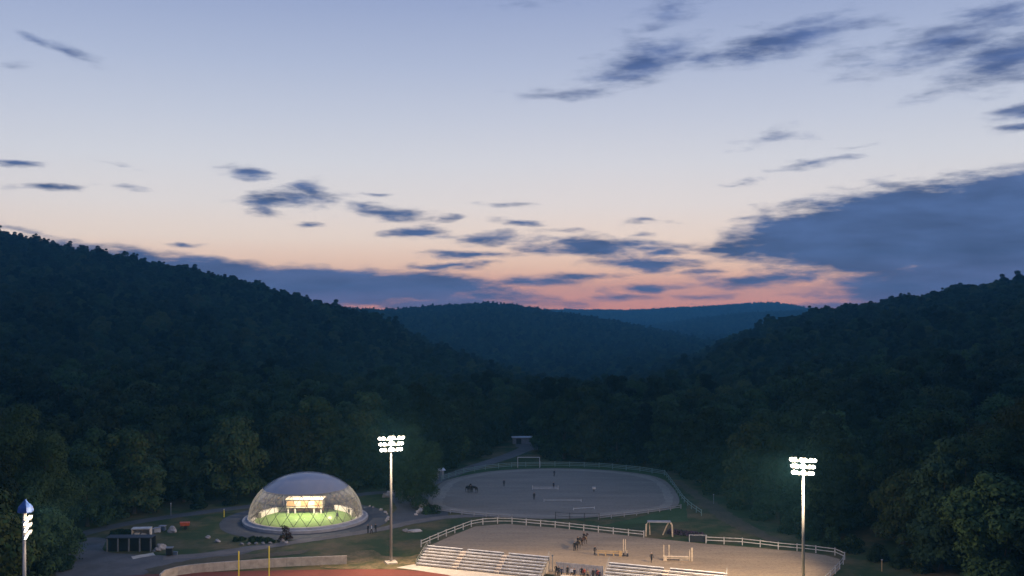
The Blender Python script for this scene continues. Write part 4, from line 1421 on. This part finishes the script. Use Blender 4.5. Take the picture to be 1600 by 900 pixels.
# clouds: soft bodies laid out by bearing and elevation, torn by noise
pv = nd('ShaderNodeCombineXYZ'); L_(az, pv.inputs[0]); L_(el, pv.inputs[1])
nm = nd('ShaderNodeMapping'); nm.inputs['Scale'].default_value = (.16, .62, 1); L_(pv.outputs[0], nm.inputs[0])
nw = nd('ShaderNodeTexNoise'); nw.inputs['Scale'].default_value = 1.4; nw.inputs['Detail'].default_value = 6; L_(nm.outputs[0], nw.inputs[0])
wv = nd('ShaderNodeVectorMath', operation='SUBTRACT'); L_(nw.outputs['Color'], wv.inputs[0]); wv.inputs[1].default_value = (.5, .5, .5)
wm_ = nd('ShaderNodeVectorMath', operation='MULTIPLY'); L_(wv.outputs[0], wm_.inputs[0]); wm_.inputs[1].default_value = (3.4, 1.0, 0)
wp_ = nd('ShaderNodeVectorMath', operation='ADD'); L_(pv.outputs[0], wp_.inputs[0]); L_(wm_.outputs[0], wp_.inputs[1])

CL = [  # px, py, half width, half height, slope in degrees, weight
    (1215, 66, 150, 26, 9, 1.0), (1010, 98, 95, 32, 10, 1.0), (1050, 22, 75, 24, 14, .62), (885, 146, 90, 12, 3, .7), (1110, 88, 60, 20, 9, .8),
    (1500, 62, 170, 34, 10, .85), (1570, 90, 110, 46, 12, 1.0), (1600, 172, 55, 18, 12, 1.0), (1450, 152, 55, 10, 8, .55), (1595, 200, 40, 8, 8, .9), (1330, 95, 60, 22, 10, .5), (1560, 20, 110, 18, 6, .7),
    (1205, 216, 75, 14, 10, .62), (1272, 256, 70, 10, 6, .75), (1165, 287, 36, 6, 0, .6), (1330, 230, 40, 5, 0, .5),
    (1480, 355, 370, 78, 4, 2.6), (1640, 340, 290, 92, 4, 2.6), (1250, 370, 175, 42, 8, 1.6), (1580, 440, 330, 80, 2, 2.2), (1200, 392, 130, 22, 2, 1.1), (1400, 470, 140, 50, 4, .95),
    (388, 272, 52, 13, -8, .95), (450, 313, 90, 20, 2, 1.1), (490, 300, 40, 18, -10, .9), (605, 332, 85, 14, -6, 1.0), (655, 362, 70, 11, -2, 1.15), (690, 341, 36, 7, 0, .8), (418, 334, 38, 7, 0, .7), (480, 349, 30, 5, 0, .55),
    (740, 396, 95, 11, 0, 1.05), (930, 384, 150, 18, -1, 1.2), (1010, 411, 110, 13, -2, 1.1), (810, 350, 60, 8, -4, .8), (770, 373, 75, 10, 2, .85), (1015, 344, 48, 6, 0, .85), (1005, 367, 30, 5, 0, .6), (785, 319, 50, 6, 0, .7), (590, 303, 28, 4, 0, .5),
    (830, 440, 120, 13, 2, 1.0), (1008, 451, 65, 9, 2, 1.15), (1180, 440, 130, 16, 2, 1.0), (640, 450, 190, 28, -1, 1.7), (480, 447, 260, 36, -2, 2.0), (280, 428, 260, 38, -5, 1.9), (740, 462, 170, 16, -1, 1.0), (560, 470, 260, 20, 0, .9),
    (130, 390, 150, 18, -8, 1.0), (292, 381, 30, 5, 0, .8), (20, 356, 60, 9, -8, .8),
    (900, 432, 110, 9, 2, .9), (1100, 425, 60, 7, 3, .8), (960, 466, 90, 7, 0, .8), (1090, 462, 70, 7, 2, .7), (700, 415, 90, 8, 0, 1.0), (870, 362, 60, 7, 2, .8), (560, 322, 50, 7, -6, .7), (1130, 392, 70, 12, 4, 1.0), (1040, 395, 60, 7, 0, .9),
    (680, 474, 300, 13, 0, 1.15), (1330, 482, 160, 12, 0, 1.1), (1130, 474, 90, 4, 0, .5),
    (60, 65, 45, 9, -22, .55), (115, 85, 58, 9, -12, .68), (25, 257, 48, 7, 0, 1.0), (70, 293, 75, 8, 2, .9), (30, 106, 25, 6, 0, .5), (180, 258, 50, 5, -5, .5), (200, 290, 60, 5, -3, .5), (820, 8, 80, 8, 0, .4),
]
acc = None
for px, py, rx, ry, sl, w in CL:
    a = math.degrees(math.atan((px - 800) / F)); e = math.degrees(math.atan((HORIZON - py) / F * math.cos(R(a))))
    k = 57.29578 / F * math.cos(R(a)) ** 1.5
    mp = nd('ShaderNodeMapping', vector_type='TEXTURE')
    mp.inputs['Location'].default_value = (a, e, 0); mp.inputs['Rotation'].default_value = (0, 0, R(sl)); mp.inputs['Scale'].default_value = (rx * k * (1.16 if py > 200 else 1.3), ry * k * (1.2 if py > 200 else 1.45), 1)
    L_(wp_.outputs[0], mp.inputs[0])
    ln = nd('ShaderNodeVectorMath', operation='LENGTH'); L_(mp.outputs[0], ln.inputs[0])
    v = ma('MULTIPLY_ADD', ln.outputs['Value'], -w * (1.3 if py < 205 else 1), w * (1.3 if py < 205 else 1))
    acc = v if acc is None else ma('MAXIMUM', acc, v)
fm = nd('ShaderNodeMapping'); fm.inputs['Scale'].default_value = (.30, 1.25, 1); fm.inputs['Rotation'].default_value = (0, 0, R(-4)); L_(pv.outputs[0], fm.inputs[0])
fn = nd('ShaderNodeTexNoise'); fn.inputs['Scale'].default_value = 1.35; fn.inputs['Detail'].default_value = 9; fn.inputs['Roughness'].default_value = .6; L_(fm.outputs[0], fn.inputs[0])
body = ma('ADD', ma('MAXIMUM', acc, -1.0), ma('MULTIPLY', ma('SUBTRACT', fn.outputs['Fac'], .52), 1.9))
al = nd('ShaderNodeMapRange', interpolation_type='SMOOTHSTEP'); al.inputs[1].default_value = .0; al.inputs[2].default_value = .75; soft = nd('ShaderNodeMapRange'); soft.inputs[1].default_value = 7.5; soft.inputs[2].default_value = 12; soft.inputs[3].default_value = .9; soft.inputs[4].default_value = 1.3; L_(el, soft.inputs[0]); L_(soft.outputs[0], al.inputs[2]); L_(body, al.inputs[0])
front = nd('ShaderNodeMapRange'); front.inputs[1].default_value = 0; front.inputs[2].default_value = .3; L_(sx.outputs[1], front.inputs[0])
alpha = ma('MULTIPLY', ma('MULTIPLY', al.outputs[0], front.outputs[0]), .985)
S_CLOUD = [(0, (110, 102, 134)), (1.2, (88, 98, 136)), (3, (72, 94, 136)), (6, (72, 96, 140)), (9, (86, 106, 150)), (16, (76, 98, 146)), (30, (92, 120, 175))]
cc = ramp(fe, [(a / 40, lin(*c)) for a, c in S_CLOUD])
tm_ = nd('ShaderNodeMapping'); tm_.inputs['Scale'].default_value = (.10, .42, 1); tm_.inputs['Rotation'].default_value = (0, 0, R(6)); L_(pv.outputs[0], tm_.inputs[0])
tn = nd('ShaderNodeTexNoise'); tn.inputs['Scale'].default_value = 2.2; tn.inputs['Detail'].default_value = 7; tn.inputs['Roughness'].default_value = .55; L_(tm_.outputs[0], tn.inputs[0])
tr_ = nd('ShaderNodeMapRange'); tr_.inputs[1].default_value = .3; tr_.inputs[2].default_value = .7; tr_.inputs[3].default_value = .78; tr_.inputs[4].default_value = 1.3; L_(tn.outputs['Fac'], tr_.inputs[0])
ct = nd('ShaderNodeVectorMath', operation='SCALE'); L_(cc, ct.inputs[0]); L_(tr_.outputs[0], ct.inputs['Scale'])
cc = ct.outputs[0]
fin = nd('ShaderNodeMix', data_type='RGBA'); L_(alpha, fin.inputs['Factor']); L_(skm.outputs['Result'], fin.inputs['A']); L_(cc, fin.inputs['B'])
bg = nd('ShaderNodeBackground'); L_(fin.outputs['Result'], bg.inputs['Color']); bg.inputs['Strength'].default_value = 1.0
wo = nd('ShaderNodeOutputWorld'); L_(bg.outputs[0], wo.inputs['Surface'])
W.cycles.sampling_method = 'MANUAL'; W.cycles.sample_map_resolution = 512

sd = bpy.data.lights.new('sun', 'SUN'); sd.energy = .03; sd.angle = R(12); sd.color = (1, .7, .5)
so = bpy.data.objects.new('sun', sd); C.objects.link(so)
so.rotation_euler = Vector((-math.sin(R(6)), -math.cos(R(6)), -.05)).to_track_quat('-Z', 'Y').to_euler()

# ------------------------------------------------------------------ camera and render
cd = bpy.data.cameras.new('camera'); cam = bpy.data.objects.new('camera', cd); C.objects.link(cam)
cam.location = (0, 0, H); cam.rotation_euler = (R(90), 0, 0)
cd.sensor_width = 36; cd.lens = F / 1600 * 36; cd.shift_y = (HORIZON - 450) / 1600
cd.clip_start = .5; cd.clip_end = 30000
S.camera = cam
S.view_settings.view_transform = 'Standard'; S.view_settings.look = 'None'; S.view_settings.exposure = 0; S.view_settings.gamma = 1
cy = S.cycles
cy.use_denoising = True
cy.max_bounces = 5; cy.diffuse_bounces = 2; cy.glossy_bounces = 2; cy.transmission_bounces = 3; cy.transparent_max_bounces = 12; cy.volume_bounces = 0
cy.sample_clamp_indirect = 3.0
cy.caustics_reflective = False; cy.caustics_refractive = False
